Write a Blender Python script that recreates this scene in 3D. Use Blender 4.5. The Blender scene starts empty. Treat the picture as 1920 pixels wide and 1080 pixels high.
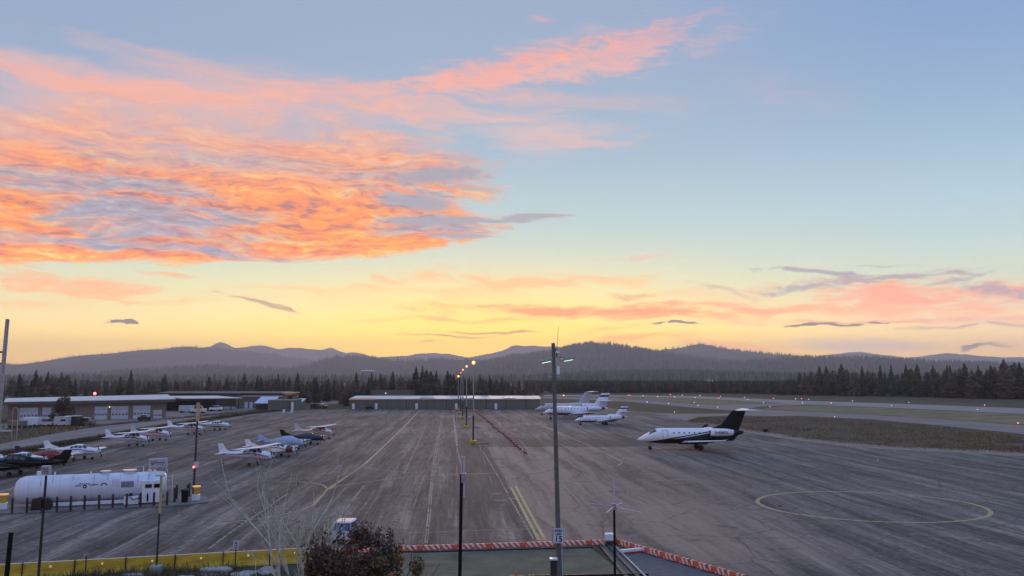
import bpy, bmesh, math, random
import numpy as np
from mathutils import Vector, Matrix
R = math.radians
sc = bpy.context.scene
COL = sc.collection

# ------------------------------------------------------------------ camera
CAM_H = 11.5
F = 1690.0
PITCH = math.atan(166.0 / F)
HAZE = 0.000105
cd = bpy.data.cameras.new('camera')
cam = bpy.data.objects.new('camera', cd)
COL.objects.link(cam)
cam.location = (0, 0, CAM_H)
cam.rotation_euler = (R(90) + PITCH, 0, 0)
cd.lens = 36.0 * F / 1920.0
cd.sensor_width = 36.0
cd.clip_start = 0.1
cd.clip_end = 60000
sc.camera = cam

def ray(px, py):
    """direction in the world of a pixel of the 1920 x 1080 photograph"""
    x = (px - 960) / F
    y = (540 - py) / F
    c, s = math.cos(PITCH), math.sin(PITCH)
    return Vector((x, c - y * s, s + y * c))

def G(px, py, z=0.0):
    d = ray(px, py)
    t = (z - CAM_H) / d.z
    return Vector((d.x * t, d.y * t, z))

def P(px, py, Y):
    d = ray(px, py)
    t = Y / d.y
    return Vector((d.x * t, Y, CAM_H + d.z * t))

def uv(px, py):
    d = ray(px, py).normalized()
    return math.atan2(d.x, d.y) * 16.9, math.asin(d.z) * 16.9

# ------------------------------------------------------------------ small language for shader maths
class NT:
    def __init__(s, tree):
        s.t = tree
    def new(s, kind):
        return s.t.nodes.new(kind)
    def link(s, a, b):
        s.t.links.new(a, b)
    def setin(s, sock, v):
        if isinstance(v, V):
            s.link(v.o, sock)
        elif v is not None:
            sock.default_value = v

class V:
    def __init__(s, nt, o):
        s.nt, s.o = nt, o
    def m(s, op, b=None, c=None, clamp=False):
        n = s.nt.new('ShaderNodeMath'); n.operation = op; n.use_clamp = clamp
        s.nt.setin(n.inputs[0], s)
        if b is not None: s.nt.setin(n.inputs[1], b)
        if c is not None: s.nt.setin(n.inputs[2], c)
        return V(s.nt, n.outputs[0])
    def __add__(s, b): return s.m('ADD', b)
    __radd__ = __add__
    def __sub__(s, b): return s.m('SUBTRACT', b)
    def __rsub__(s, b): return s.m('MULTIPLY', -1.0).m('ADD', b)
    def __mul__(s, b): return s.m('MULTIPLY', b)
    __rmul__ = __mul__
    def __truediv__(s, b): return s.m('DIVIDE', b)
    def clamp(s): return s.m('ADD', 0.0, clamp=True)
    def smooth(s, a, b):
        n = s.nt.new('ShaderNodeMapRange'); n.interpolation_type = 'SMOOTHSTEP'
        s.nt.setin(n.inputs['Value'], s)
        n.inputs['From Min'].default_value = a; n.inputs['From Max'].default_value = b
        if a > b:
            n.inputs['From Min'].default_value = b; n.inputs['From Max'].default_value = a
            n.inputs['To Min'].default_value = 1; n.inputs['To Max'].default_value = 0
        return V(s.nt, n.outputs['Result'])
    def curve(s, pts):
        """piecewise curve through points (x, y)"""
        xs = [p[0] for p in pts]; ys = [p[1] for p in pts]
        x0, x1, y0, y1 = min(xs), max(xs), min(ys), max(ys)
        q = (s - x0) * (1.0 / (x1 - x0))
        n = s.nt.new('ShaderNodeFloatCurve')
        cm = n.mapping.curves[0]
        P_ = [((x - x0) / (x1 - x0), (y - y0) / (y1 - y0)) for x, y in pts]
        cm.points[0].location = P_[0]; cm.points[1].location = P_[-1]
        for p in P_[1:-1]:
            cm.points.new(*p)
        for p in cm.points: p.handle_type = 'AUTO_CLAMPED'
        n.mapping.use_clip = True
        n.mapping.update()
        s.nt.link(q.clamp().o, n.inputs['Value'])
        return V(s.nt, n.outputs[0]) * (y1 - y0) + y0

def combine(nt, x, y, z=0.0):
    n = nt.new('ShaderNodeCombineXYZ')
    for i, v in enumerate((x, y, z)): nt.setin(n.inputs[i], v)
    return V(nt, n.outputs[0])

def noise(nt, vec, scale=1.0, detail=4, rough=0.5, dist=0.0, lac=2.0):
    n = nt.new('ShaderNodeTexNoise')
    nt.setin(n.inputs['Vector'], vec)
    n.inputs['Scale'].default_value = scale
    n.inputs['Detail'].default_value = detail
    n.inputs['Roughness'].default_value = rough
    n.inputs['Distortion'].default_value = dist
    n.inputs['Lacunarity'].default_value = lac
    return V(nt, n.outputs['Fac'])

def mixc(nt, fac, a, b):
    n = nt.new('ShaderNodeMix'); n.data_type = 'RGBA'; n.clamp_factor = True
    nt.setin(n.inputs[0], fac)
    for i, v in ((6, a), (7, b)):
        if isinstance(v, V): nt.link(v.o, n.inputs[i])
        else: n.inputs[i].default_value = (*v[:3], 1)
    return V(nt, n.outputs[2])

def ramp(nt, fac, stops, ease='LINEAR'):
    n = nt.new('ShaderNodeValToRGB')
    n.color_ramp.interpolation = ease
    el = n.color_ramp.elements
    el[0].position, el[0].color = stops[0][0], (*stops[0][1], 1)
    el[1].position, el[1].color = stops[-1][0], (*stops[-1][1], 1)
    for p, c in stops[1:-1]:
        e = el.new(p); e.color = (*c, 1)
    nt.link(fac.o, n.inputs[0])
    return V(nt, n.outputs[0])

def L(r, g, b, k=1.0):
    """8-bit display colour to linear"""
    def f(v):
        v /= 255.0
        return (v / 12.92 if v <= 0.04045 else ((v + 0.055) / 1.055) ** 2.4) * k
    return (f(r), f(g), f(b))

def sep(nt, vec):
    n = nt.new('ShaderNodeSeparateXYZ'); nt.link(vec.o if isinstance(vec, V) else vec, n.inputs[0])
    return [V(nt, n.outputs[i]) for i in range(3)]

# ------------------------------------------------------------------ world: dusk sky with its clouds
SUN_AZ = math.atan((905 - 960) / F)
w = bpy.data.worlds.new('World'); sc.world = w; w.use_nodes = True
W = NT(w.node_tree); w.node_tree.nodes.clear()
tc = W.new('ShaderNodeTexCoord')
vn = W.new('ShaderNodeVectorMath'); vn.operation = 'NORMALIZE'
W.link(tc.outputs['Generated'], vn.inputs[0])
dx, dy, dz = sep(W, vn.outputs[0])
U = dx.m('ARCTAN2', dy) * 16.9            # azimuth in hundredths of the picture's pixels
E = dz.m('ARCSINE') * 16.9                # elevation, same unit
def E_of(py): return uv(960, py)[1]
def grad(cols):
    return ramp(W, ((E + 2.0) * (1 / 28.0)).clamp(), [((max(-2, min(26, e)) + 2) / 28.0, c) for e, c in cols])
e = lambda py: E_of(py)
gl = grad([(-2, L(120, 105, 95)), (e(706), L(246, 184, 76)), (e(680), L(250, 194, 82)), (e(640), L(248, 206, 100)), (e(600), L(232, 208, 140)), (e(555), L(218, 212, 160)),
           (e(510), L(200, 208, 182)), (e(430), L(180, 204, 206)), (e(300), L(158, 181, 204)), (e(120), L(146, 167, 197)), (e(0), L(143, 163, 194)), (19, L(134, 156, 196)), (26, L(122, 146, 190))])
gc = grad([(-2, L(120, 105, 95)), (e(706), L(255, 190, 16)), (e(670), L(255, 200, 30)), (e(630), L(254, 214, 76)), (e(590), L(246, 224, 140)), (e(550), L(228, 220, 162)),
           (e(500), L(208, 212, 184)), (e(430), L(184, 205, 202)), (e(300), L(164, 187, 204)), (e(120), L(154, 174, 200)), (e(0), L(150, 169, 197)), (19, L(136, 157, 196)), (26, L(122, 146, 190))])
gr = grad([(-2, L(110, 100, 100)), (e(706), L(246, 180, 90)), (e(670), L(244, 192, 112)), (e(630), L(236, 200, 138)), (e(590), L(226, 200, 154)), (e(540), L(200, 204, 178)),
           (e(480), L(184, 204, 200)), (e(400), L(172, 198, 210)), (e(250), L(150, 178, 206)), (e(100), L(132, 162, 202)), (e(0), L(124, 154, 198)), (19, L(120, 146, 194)), (26, L(116, 140, 190))])
cL = U.smooth(-1.5, -9.5)
cR = U.smooth(1.0, 9.0)
skyc = mixc(W, cL, gc, gl)
skyc = mixc(W, cR, skyc, gr)
# the side of the sky away from the sunset: pale pink belt over blue grey
gb = grad([(-2, L(110, 105, 115)), (0, L(130, 135, 165)), (2.5, L(165, 150, 170)), (5, L(160, 165, 195)), (10, L(140, 165, 205)), (26, L(100, 138, 205))])
skyc = mixc(W, dy.smooth(0.35, -0.35), skyc, gb)
# glow over the place where the sun has set
g1 = ((U - (-0.5)) * 0.30); g2 = (E - 0.35) * 0.85
glow = (g1 * g1 + g2 * g2).m('MULTIPLY', -1.0).m('EXPONENT')
skyc = mixc(W, glow * 0.8, skyc, L(255, 206, 16, 1.12))

# shared noise fields
wa = noise(W, combine(W, U * 0.35, E * 0.9, 3.1), 1.0, 4, 0.55) - 0.5
wb = noise(W, combine(W, U * 0.4, E * 1.1, 9.7), 1.0, 4, 0.55) - 0.5
Uw = U + wa * 1.6
Ew = E + wb * 0.7
# fine horizontal streaks, coarse streaks, ripples
S1 = noise(W, combine(W, Uw * 0.8 + Ew * 0.2, Ew * 4.6, 0.0), 1.0, 9, 0.68, 0.25)
S2 = noise(W, combine(W, Uw * 0.32, Ew * 1.7 + Uw * 0.12, 4.0), 1.0, 6, 0.56, 0.3)
S3 = noise(W, combine(W, Uw * 2.2 - Ew * 1.5, Ew * 10.0 + Uw * 0.7, 8.0), 1.0, 7, 0.70, 0.3)
S4 = noise(W, combine(W, U * 4.0, E * 10.0, 2.0), 1.0, 5, 0.7, 0.3)

PW = combine(W, Uw, Ew, 0.0)
PC = combine(W, U + wa * 0.6, E + wb * 0.25, 0.0)

def blob(px, py, hw, hh, slope=0.0, strength=1.0, soft=0.45, rough=1.3, field=None):
    """cover of one cloud: an ellipse in azimuth and elevation, torn by the noise fields"""
    u0, v0 = uv(px, py)
    hw /= 100.0; hh /= 100.0
    if abs(slope) < .001:
        n = W.new('ShaderNodeVectorMath'); n.operation = 'MULTIPLY_ADD'
        n.inputs[1].default_value = (1 / hw, 1 / hh, 0); n.inputs[2].default_value = (-u0 / hw, -v0 / hh, 0)
    else:
        n = W.new('ShaderNodeMapping'); n.vector_type = 'TEXTURE'
        n.inputs[1].default_value = (u0, v0, 0)
        n.inputs[2].default_value = (0, 0, math.atan(slope))
        n.inputs[3].default_value = (hw, hh, 1)
    W.link((PW if rough > 0.8 else PC).o, n.inputs[0])
    l = W.new('ShaderNodeVectorMath'); l.operation = 'LENGTH'
    W.link(n.outputs[0], l.inputs[0])
    d = V(W, l.outputs['Value'])
    f = field if field is not None else S1
    x = f * (2.0 * rough) - d
    n = W.new('ShaderNodeMapRange'); n.interpolation_type = 'SMOOTHSTEP'
    W.link(x.o, n.inputs['Value'])
    n.inputs['From Min'].default_value = rough - 1.0; n.inputs['From Max'].default_value = rough - 1.0 + soft
    n.inputs['To Max'].default_value = strength
    return V(W, n.outputs['Result'])

def put(base, cover, col):
    return mixc(W, cover, base, col)

SAL, PINK, ORG, YEL = L(250, 168, 140), L(240, 172, 160), L(255, 150, 88), L(255, 196, 96)
GRY, DGR, LAV = L(158, 148, 158), L(118, 108, 116), L(176, 168, 186)

# thin veil high up, rising to the right
skyc = put(skyc, blob(380, 190, 900, 85, 0.0, 0.62, 0.9, 1.1, S2), L(240, 184, 172))
skyc = put(skyc, blob(250, 172, 420, 24, -0.03, 0.6, 0.9, 1.6, S1), L(252, 176, 154))
skyc = put(skyc, blob(650, 175, 300, 26, 0.05, 0.5, 0.9, 1.6, S1), L(250, 178, 160))
skyc = put(skyc, blob(990, 140, 440, 62, 0.20, 0.55, 1.0, 1.5, S1), L(248, 180, 164))
skyc = put(skyc, blob(1000, 116, 300, 22, 0.20, 0.6, 1.1, 1.8, S3), L(255, 168, 146))
skyc = put(skyc, blob(940, 150, 260, 16, 0.20, 0.6, 0.9, 1.6, S3), L(255, 172, 150))
skyc = put(skyc, blob(1120, 130, 200, 20, 0.16, 0.5, 0.9, 1.6, S3), L(250, 182, 166))
skyc = put(skyc, blob(1200, 80, 120, 40, 0.25, 0.4, 0.9, 1.2, S3), L(244, 168, 165))
skyc = put(skyc, blob(1010, 255, 270, 50, 0.0, 0.6, 0.9, 1.3, S2), L(236, 192, 180))
skyc = put(skyc, blob(1060, 270, 150, 22, 0.0, 0.5, 0.9, 1.5, S1), L(244, 184, 168))
skyc = put(skyc, blob(1480, 175, 150, 40, -0.3, 0.22, 1.2, 1.9, S3), L(215, 175, 190))
skyc = put(skyc, blob(1025, 42, 40, 8, 0.0, 0.4, 0.9, 1.2, S3), PINK)
# main bank on the left: between two wandering edges, ending in ragged fingers
ub = lambda px: uv(px, 400)[0]
def edge(pts): return U.curve([(uv(px, py)[0], uv(px, py)[1]) for px, py in pts])
top = edge([(-500, 190), (0, 195), (200, 185), (400, 190), (600, 200), (750, 225), (850, 262), (930, 330), (1010, 385), (1080, 402)])
bot = edge([(-500, 520), (0, 497), (200, 492), (450, 494), (600, 488), (740, 476), (850, 462), (930, 446), (1010, 415), (1080, 402)])
inside_top = (top - E) * 0.75 + (S2 - 0.5) * 2.0 + (S1 - 0.5) * 1.2
inside_bot = (E - bot) * 2.2 + (S1 - 0.5) * 1.0 + 0.10
right_end = (ub(915) - U) * 0.6 + (S3 - 0.5) * 2.0 + (S1 - 0.5) * 3.4 + (S2 - 0.5) * 1.5
bank = inside_top.smooth(-0.45, 1.1) * inside_bot.smooth(0.0, 0.30) * right_end.smooth(-0.2, 0.55)
# colour inside the bank
low = E.smooth(E_of(240), E_of(440))               # lower parts burn more orange
fire = ((S1 - 0.5) * 2.3 + (S3 - 0.5) * 2.2 + 0.52).clamp()
c_hi = ramp(W, fire, [(0.0, L(200, 156, 156)), (0.3, L(236, 158, 134)), (0.6, L(250, 168, 124)), (1.0, L(255, 190, 148))])
c_lo = ramp(W, fire, [(0.0, L(156, 112, 112)), (0.22, L(220, 126, 88)), (0.45, L(250, 142, 76)), (0.7, L(252, 168, 76)), (1.0, L(255, 206, 116))])
bankc = mixc(W, low, c_hi, c_lo)
# the left end glows deeper orange low in the frame
# blue-grey holes where sky and shaded cloud show
def patch(px, py, hw, hh, slope, st, f=None, rg=1.5): return blob(px, py, hw, hh, slope, st, 0.8, rg, f or S1)
grey = ramp(W, ((S3 - 0.5) * 2.4 + 0.5).clamp(), [(0.0, L(128, 128, 148)), (0.5, L(158, 158, 176)), (1.0, L(214, 182, 176))])
for (px, py, hw, hh, sl, st) in [(270, 405, 240, 66, -0.05, 0.95), (110, 328, 240, 34, 0.0, 0.8), (300, 345, 170, 30, -0.2, 0.75), (330, 465, 280, 18, -0.06, 0.9),
                                 (790, 330, 170, 30, 0.0, 0.85), (775, 378, 130, 26, 0.0, 0.95), (520, 300, 220, 22, 0.0, 0.5), (810, 425, 160, 34, 0.0, 0.9),
                                 (60, 440, 160, 16, 0.0, 0.5), (880, 300, 80, 20, 0, .6), (420, 400, 140, 26, 0, .45), (640, 330, 120, 14, 0, .4), (690, 352, 90, 10, 0, .5), (250, 290, 160, 16, -.05, .4)]:
    bankc = put(bankc, patch(px, py, hw, hh, sl, st), grey)
# small dark ripples through the burning part
rip = ((0.47 - S3) * 7.0).clamp() * blob(560, 380, 460, 130, 0.0, 0.75, 0.8, 0.5, S2)
bankc = put(bankc, rip, L(170, 120, 118))
skyc = mixc(W, bank, skyc, bankc)
# grey fingers past its right end
for a in [(840, 332, 110, 17, 0.03, 0.85), (790, 383, 80, 16, -0.03, 0.9), (900, 412, 160, 10, 0.09, 0.85), (790, 418, 90, 14, 0, 0.7), (850, 452, 90, 9, 0.05, 0.85), (900, 352, 60, 7, 0, .45)]:
    skyc = put(skyc, blob(*a[:5], a[5], 0.6, 1.3, S3), L(160, 158, 170))
skyc = put(skyc, blob(1030, 402, 60, 5, 0.0, 0.6, 0.6, 0.7, S1), L(165, 150, 150))
# pale bands below the bank
for a in [(170, 540, 160, 28, -0.05, 0.7, L(250, 160, 110)), (340, 521, 80, 5, -0.1, 0.6, L(245, 165, 110)), (60, 572, 150, 14, 0.0, 0.5, L(246, 176, 120)), (330, 572, 180, 7, 0.05, 0.5, L(248, 180, 120)),
          (600, 560, 300, 22, 0, 0.3, L(240, 200, 140)), (960, 522, 340, 18, 0.0, 0.7, L(250, 180, 116)), (1180, 482, 110, 9, -0.02, 0.5, L(236, 180, 160)),
          (1050, 578, 320, 18, 0.0, 0.95, L(250, 146, 78)), (1250, 588, 280, 15, 0.0, 0.9, L(246, 142, 84)), (1450, 580, 240, 15, -0.05, 0.8, L(238, 150, 104)),
          (1330, 555, 200, 22, -0.06, 0.45, L(240, 186, 140)), (1730, 560, 280, 36, -0.08, 0.85, L(244, 150, 118)), (1650, 590, 300, 22, -0.03, 0.5, L(242, 186, 136)),
          (1840, 598, 160, 12, 0.0, 0.55, L(225, 165, 140)), (1230, 640, 160, 10, 0.05, 0.6, L(250, 140, 70)), (1380, 655, 130, 18, -0.1, 0.55, L(250, 150, 96)),
          (1170, 620, 120, 7, 0.1, 0.5, L(240, 150, 80)), (730, 600, 100, 5, 0.0, 0.55, L(240, 170, 90)), (720, 545, 420, 12, 0.0, 0.6, L(250, 190, 122)), (900, 596, 220, 6, 0.0, 0.7, L(244, 160, 84)), (1600, 603, 260, 6, 0.0, 0.7, L(226, 150, 116))]:
    skyc = put(skyc, blob(*a[:6], 0.9, 1.6, S1), a[6])
# lavender sheet low on the right
skyc = put(skyc, blob(1590, 650, 200, 22, -0.03, 0.8, 0.7, 0.8, S2), L(196, 172, 160))
# dark wisps
for a in [(500, 577, 90, 4.5, -0.26, 0.85, L(176, 138, 110)), (850, 633, 95, 5, 0.0, 0.85, L(176, 122, 76)), (930, 622, 110, 3.5, 0.02, 0.8, L(176, 128, 80)), (800, 650, 30, 3, 0.1, 0.6, L(190, 130, 80)),
          (1530, 512, 130, 6, -0.07, 0.85, GRY), (1500, 538, 130, 8, 0.03, 0.8, GRY), (1660, 522, 170, 11, 0.0, 0.85, L(168, 142, 150)), (1870, 548, 90, 9, -0.1, 0.8, GRY), (1640, 497, 80, 3, 0, .4, GRY),
          (1340, 543, 80, 5, -0.25, 0.55, L(176, 168, 158)), (1180, 550, 50, 11, -0.05, 0.65, L(220, 150, 110)), (1800, 527, 70, 5, 0.2, 0.6, GRY),
          (1200, 600, 60, 3, 0.05, 0.5, L(190, 130, 100)), (1850, 652, 50, 5, 0.1, 0.7, DGR), (1780, 612, 120, 4, 0.03, 0.6, L(170, 135, 125)), (1900, 606, 60, 5, 0.03, 0.65, L(175, 135, 130))]:
    skyc = put(skyc, blob(*a[:6], 0.8, 1.5, S3), a[6])
for a in [(186, 607, 22, 4.5, 0.0, 1, 0.4), (216, 604, 15, 4, 0.1, 1, 0.4), (1283, 615, 46, 3.6, 0.0, 0.95, 0.5), (1545, 612, 120, 4.5, 0.05, 0.95, 0.5), (1830, 655, 34, 4.5, 0.25, 0.8, 0.5)]:
    skyc = put(skyc, blob(*a[:6], a[6], 1.6, S4), L(112, 96, 90))

nish = W.new('ShaderNodeTexSky'); nish.sky_type = 'NISHITA'; nish.sun_disc = False
nish.sun_elevation = R(1.5); nish.sun_rotation = SUN_AZ; nish.altitude = 1800
bgn = W.new('ShaderNodeBackground'); W.link(nish.outputs[0], bgn.inputs[0]); bgn.inputs[1].default_value = 0.05
# the true sky is brighter near the horizon than it looks through miles of evening air
gain = E.curve([(-2, 1.0), (-0.2, 2.8), (0.65, 2.7), (1.0, 2.3), (1.47, 1.88), (2.2, 1.58), (2.95, 1.42), (6, 1.22), (7.4, 1.25), (12, 1.75), (27, 1.95)])  # also lifts the unseen overhead sky, to brighten the ground
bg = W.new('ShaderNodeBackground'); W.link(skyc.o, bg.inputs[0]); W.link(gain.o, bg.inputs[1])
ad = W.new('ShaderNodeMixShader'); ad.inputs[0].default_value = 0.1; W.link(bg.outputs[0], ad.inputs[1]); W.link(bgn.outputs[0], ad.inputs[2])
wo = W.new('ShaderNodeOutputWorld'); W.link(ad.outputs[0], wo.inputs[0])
w.cycles.sampling_method = 'MANUAL'; w.cycles.sample_map_resolution = 512

# ------------------------------------------------------------------ low after-glow sun
sd = bpy.data.lights.new('sun', 'SUN'); sd.energy = 0.9; sd.angle = R(12); sd.color = (1.0, 0.62, 0.34)
sun = bpy.data.objects.new('sun', sd); COL.objects.link(sun)
_s = Vector((math.sin(SUN_AZ) * math.cos(R(5)), math.cos(SUN_AZ) * math.cos(R(5)), math.sin(R(5))))
sun.rotation_euler = _s.to_track_quat('Z', 'Y').to_euler()

sc.view_settings.view_transform = 'Standard'
sc.view_settings.look = 'None'
sc.view_settings.exposure = 0.0
sc.view_settings.gamma = 1.0
sc.cycles.max_bounces = 5
sc.cycles.volume_bounces = 0
sc.cycles.use_denoising = True
sc.cycles.sample_clamp_indirect = 4.0

from mathutils.geometry import tessellate_polygon
# ------------------------------------------------------------------ mesh helpers
class MB:
    def __init__(s): s.v = []; s.f = []; s.mi = []; s.sm = []
    def add(s, vs, fs, mi=0, smooth=False, M=None):
        o = len(s.v)
        if M is not None: vs = [M @ Vector(v) for v in vs]
        s.v += [tuple(v) for v in vs]
        for f in fs:
            s.f.append(tuple(i + o for i in f)); s.mi.append(mi); s.sm.append(smooth)
        return s
    def box(s, c, d, mi=0, rz=0.0, M=None, bev=0.0):
        hx, hy, hz = d[0] / 2, d[1] / 2, d[2] / 2
        m = Matrix.Translation(c) @ Matrix.Rotation(rz, 4, 'Z')
        if M is not None: m = M @ m
        if bev:
            b = bev; vs = []
            for z, i in ((-hz, b), (-hz + b, 0), (hz - b, 0), (hz, b)):
                x, y = hx - i, hy - i
                vs += [(-x, -y, z), (x, -y, z), (x, y, z), (-x, y, z)]
            fs = [(3, 2, 1, 0), (12, 13, 14, 15)]
            for k in range(3):
                for j in range(4):
                    a = k * 4 + j; c2 = k * 4 + (j + 1) % 4
                    fs.append((a, c2, c2 + 4, a + 4))
            return s.add(vs, fs, mi, False, m)
        vs = [(x, y, z) for z in (-hz, hz) for x, y in ((-hx, -hy), (hx, -hy), (hx, hy), (-hx, hy))]
        fs = [(3, 2, 1, 0), (4, 5, 6, 7), (0, 1, 5, 4), (1, 2, 6, 5), (2, 3, 7, 6), (3, 0, 4, 7)]
        return s.add(vs, fs, mi, False, m)
    def tube(s, pts, rad, n=8, mi=0, cap=True):
        pts = [Vector(p) for p in pts]
        if not hasattr(rad, '__len__'): rad = [rad] * len(pts)
        rings = []; prev = None
        for i, p in enumerate(pts):
            d = (pts[min(i + 1, len(pts) - 1)] - pts[max(i - 1, 0)])
            d = d.normalized() if d.length else Vector((0, 0, 1))
            u = d.orthogonal().normalized() if prev is None else (prev - d * prev.dot(d)).normalized()
            prev = u; w_ = d.cross(u)
            rings.append([p + (u * math.cos(2 * math.pi * k / n) + w_ * math.sin(2 * math.pi * k / n)) * rad[i] for k in range(n)])
        vs = [v for r in rings for v in r]; fs = []
        for i in range(len(rings) - 1):
            for k in range(n):
                a = i * n + k; b = i * n + (k + 1) % n
                fs.append((a, b, b + n, a + n))
        s.add(vs, fs, mi, True)
        if cap:
            s.add(rings[0], [tuple(range(n))[::-1]], mi); s.add(rings[-1], [tuple(range(n))], mi)
        return s
    def sphere(s, c, r, mi=0, n=10, sc_=(1, 1, 1)):
        vs = []; fs = []; m = n // 2
        for i in range(m + 1):
            ph = math.pi * i / m
            for k in range(n):
                th = 2 * math.pi * k / n
                vs.append((c[0] + r * sc_[0] * math.sin(ph) * math.cos(th), c[1] + r * sc_[1] * math.sin(ph) * math.sin(th), c[2] + r * sc_[2] * math.cos(ph)))
        for i in range(m):
            for k in range(n):
                a = i * n + k; b = i * n + (k + 1) % n
                fs.append((a, a + n, b + n, b))
        return s.add(vs, fs, mi, True)
    def prism(s, poly, z0, z1, mi=0, M=None):
        n = len(poly)
        vs = [(x, y, z0) for x, y in poly] + [(x, y, z1) for x, y in poly]
        fs = [tuple(range(n))[::-1], tuple(range(n, 2 * n))] + [(i, (i + 1) % n, (i + 1) % n + n, i + n) for i in range(n)]
        return s.add(vs, fs, mi, False, M)
    def build(s, name, mats, parent=None, loc=None):
        me = bpy.data.meshes.new(name)
        me.from_pydata(s.v, [], s.f)
        if not isinstance(mats, (list, tuple)): mats = [mats]
        for m in mats: me.materials.append(m)
        me.polygons.foreach_set('material_index', s.mi)
        me.polygons.foreach_set('use_smooth', s.sm)
        me.update()
        o = bpy.data.objects.new(name, me); COL.objects.link(o)
        if parent: o.parent = parent
        if loc is not None: o.location = loc
        return o

def np_mesh(name, verts, faces, mats, mi=None, smooth=False):
    """one mesh from numpy arrays of vertices and equal-sided faces"""
    me = bpy.data.meshes.new(name)
    nf, k = faces.shape
    me.vertices.add(len(verts)); me.vertices.foreach_set('co', verts.astype(np.float32).ravel())
    me.loops.add(nf * k); me.loops.foreach_set('vertex_index', faces.astype(np.int32).ravel())
    me.polygons.add(nf); me.polygons.foreach_set('loop_start', np.arange(nf, dtype=np.int32) * k)
    for m in mats: me.materials.append(m)
    if mi is not None: me.polygons.foreach_set('material_index', mi.astype(np.int32))
    if smooth: me.polygons.foreach_set('use_smooth', np.ones(nf, dtype=bool))
    me.update(calc_edges=True)
    return me

def tag(o, label=None, cat=None, group=None, kind=None):
    if label: o['label'] = label
    if cat: o['category'] = cat
    if group: o['group'] = group
    if kind: o['kind'] = kind
    return o

def thing(name, label, cat, loc=(0, 0, 0), rz=0.0, group=None, scale=None):
    o = bpy.data.objects.new(name, None); COL.objects.link(o)
    o.empty_display_size = 0.3
    o.location = loc; o.rotation_euler = (0, 0, rz)
    if scale: o.scale = (scale,) * 3
    return tag(o, label, cat, group)

def kids(o): return [c for c in bpy.data.objects if c.parent == o]
KID = {}
def remember(o):
    KID[o.name] = [(c, [d for d in kids(c)]) for c in kids(o)]
def dup(o, loc, rz, label, scale=None, zs=None):
    c = o.copy(); COL.objects.link(c)
    c.location = loc; c.rotation_euler = (0, 0, rz); c['label'] = label
    if scale: c.scale = (scale, scale, zs or scale)
    for k, subs in KID[o.name]:
        a = k.copy(); COL.objects.link(a); a.parent = c
        for d in subs:
            b = d.copy(); COL.objects.link(b); b.parent = a
    return c

# ------------------------------------------------------------------ materials
def mat(name, col, rough=0.6, metal=0.0, var=0.25, scale=3.0, bump=0.0, col2=None, emit=None, es=0.0, spec=0.5, coat=0.0, stretch=(1, 1, 1)):
    m = bpy.data.materials.new(name); m.use_nodes = True
    nt = NT(m.node_tree); b = m.node_tree.nodes['Principled BSDF']
    t = nt.new('ShaderNodeTexCoord'); mp = nt.new('ShaderNodeMapping'); mp.inputs['Scale'].default_value = stretch
    nt.link(t.outputs['Object'], mp.inputs[0])
    vec = V(nt, mp.outputs[0])
    n = noise(nt, vec, scale, 5, 0.6)
    c2 = col2 or tuple(c * (1 - var) for c in col)
    c1 = tuple(min(1, c * (1 + var * 0.3)) for c in col)
    c = mixc(nt, n.smooth(0.3, 0.7), c2, c1)
    nt.link(c.o, b.inputs['Base Color'])
    b.inputs['Metallic'].default_value = metal
    nt.link((n * 0.2 + (rough - 0.1)).clamp().o, b.inputs['Roughness'])
    b.inputs['Specular IOR Level'].default_value = spec
    if coat: b.inputs['Coat Weight'].default_value = coat
    if bump:
        bn = nt.new('ShaderNodeBump'); bn.inputs['Strength'].default_value = bump
        n2 = noise(nt, vec, scale * 6, 4, 0.6)
        nt.link(n2.o, bn.inputs['Height']); nt.link(bn.outputs[0], b.inputs['Normal'])
    if emit:
        b.inputs['Emission Color'].default_value = (*emit, 1); b.inputs['Emission Strength'].default_value = es
    return m

def mat_masked(name, fn, rough=0.5, space='Object', bump=None, spec=0.5):
    """fn(nt, x, y, z) gives the base colour"""
    m = bpy.data.materials.new(name); m.use_nodes = True
    nt = NT(m.node_tree); b = m.node_tree.nodes['Principled BSDF']
    t = nt.new('ShaderNodeTexCoord')
    x, y, z = sep(nt, t.outputs[space])
    c = fn(nt, x, y, z)
    r = None
    if isinstance(c, tuple): c, r = c
    nt.link(c.o, b.inputs['Base Color'])
    if r is not None: nt.link(r.o, b.inputs['Roughness'])
    else: b.inputs['Roughness'].default_value = rough
    b.inputs['Specular IOR Level'].default_value = spec
    if bump:
        bn = nt.new('ShaderNodeBump'); bn.inputs['Strength'].default_value = bump[0]; bn.inputs['Distance'].default_value = bump[1]
        nt.link(noise(nt, combine(nt, x, y, z), bump[2], 4, 0.6).o, bn.inputs['Height']); nt.link(bn.outputs[0], b.inputs['Normal'])
    return m

M = {}
M['white'] = mat('white_paint', (0.74, 0.77, 0.84), 0.28, 0, 0.10, 2.0, coat=0.6)
M['cream'] = mat('cream_paint', (0.70, 0.66, 0.56), 0.4, 0, 0.12, 2.0)
M['palegrey'] = mat('pale_grey_paint', (0.48, 0.50, 0.54), 0.4, 0, 0.12, 2.0)
M['paleblue'] = mat('pale_blue_cloth', (0.36, 0.46, 0.66), 0.8, 0, 0.2, 3.0, 0.2)
M['blue'] = mat('blue_paint', (0.03, 0.08, 0.30), 0.35, 0, 0.2)
M['navy'] = mat('navy_paint', (0.012, 0.02, 0.06), 0.35, 0, 0.2)
M['black'] = mat('black_paint', (0.007, 0.007, 0.008), 0.45, 0, 0.2, spec=0.15)
M['red'] = mat('red_paint', (0.42, 0.035, 0.02), 0.4, 0, 0.25)
M['maroon'] = mat('maroon_paint', (0.13, 0.03, 0.02), 0.4, 0, 0.25)
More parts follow.
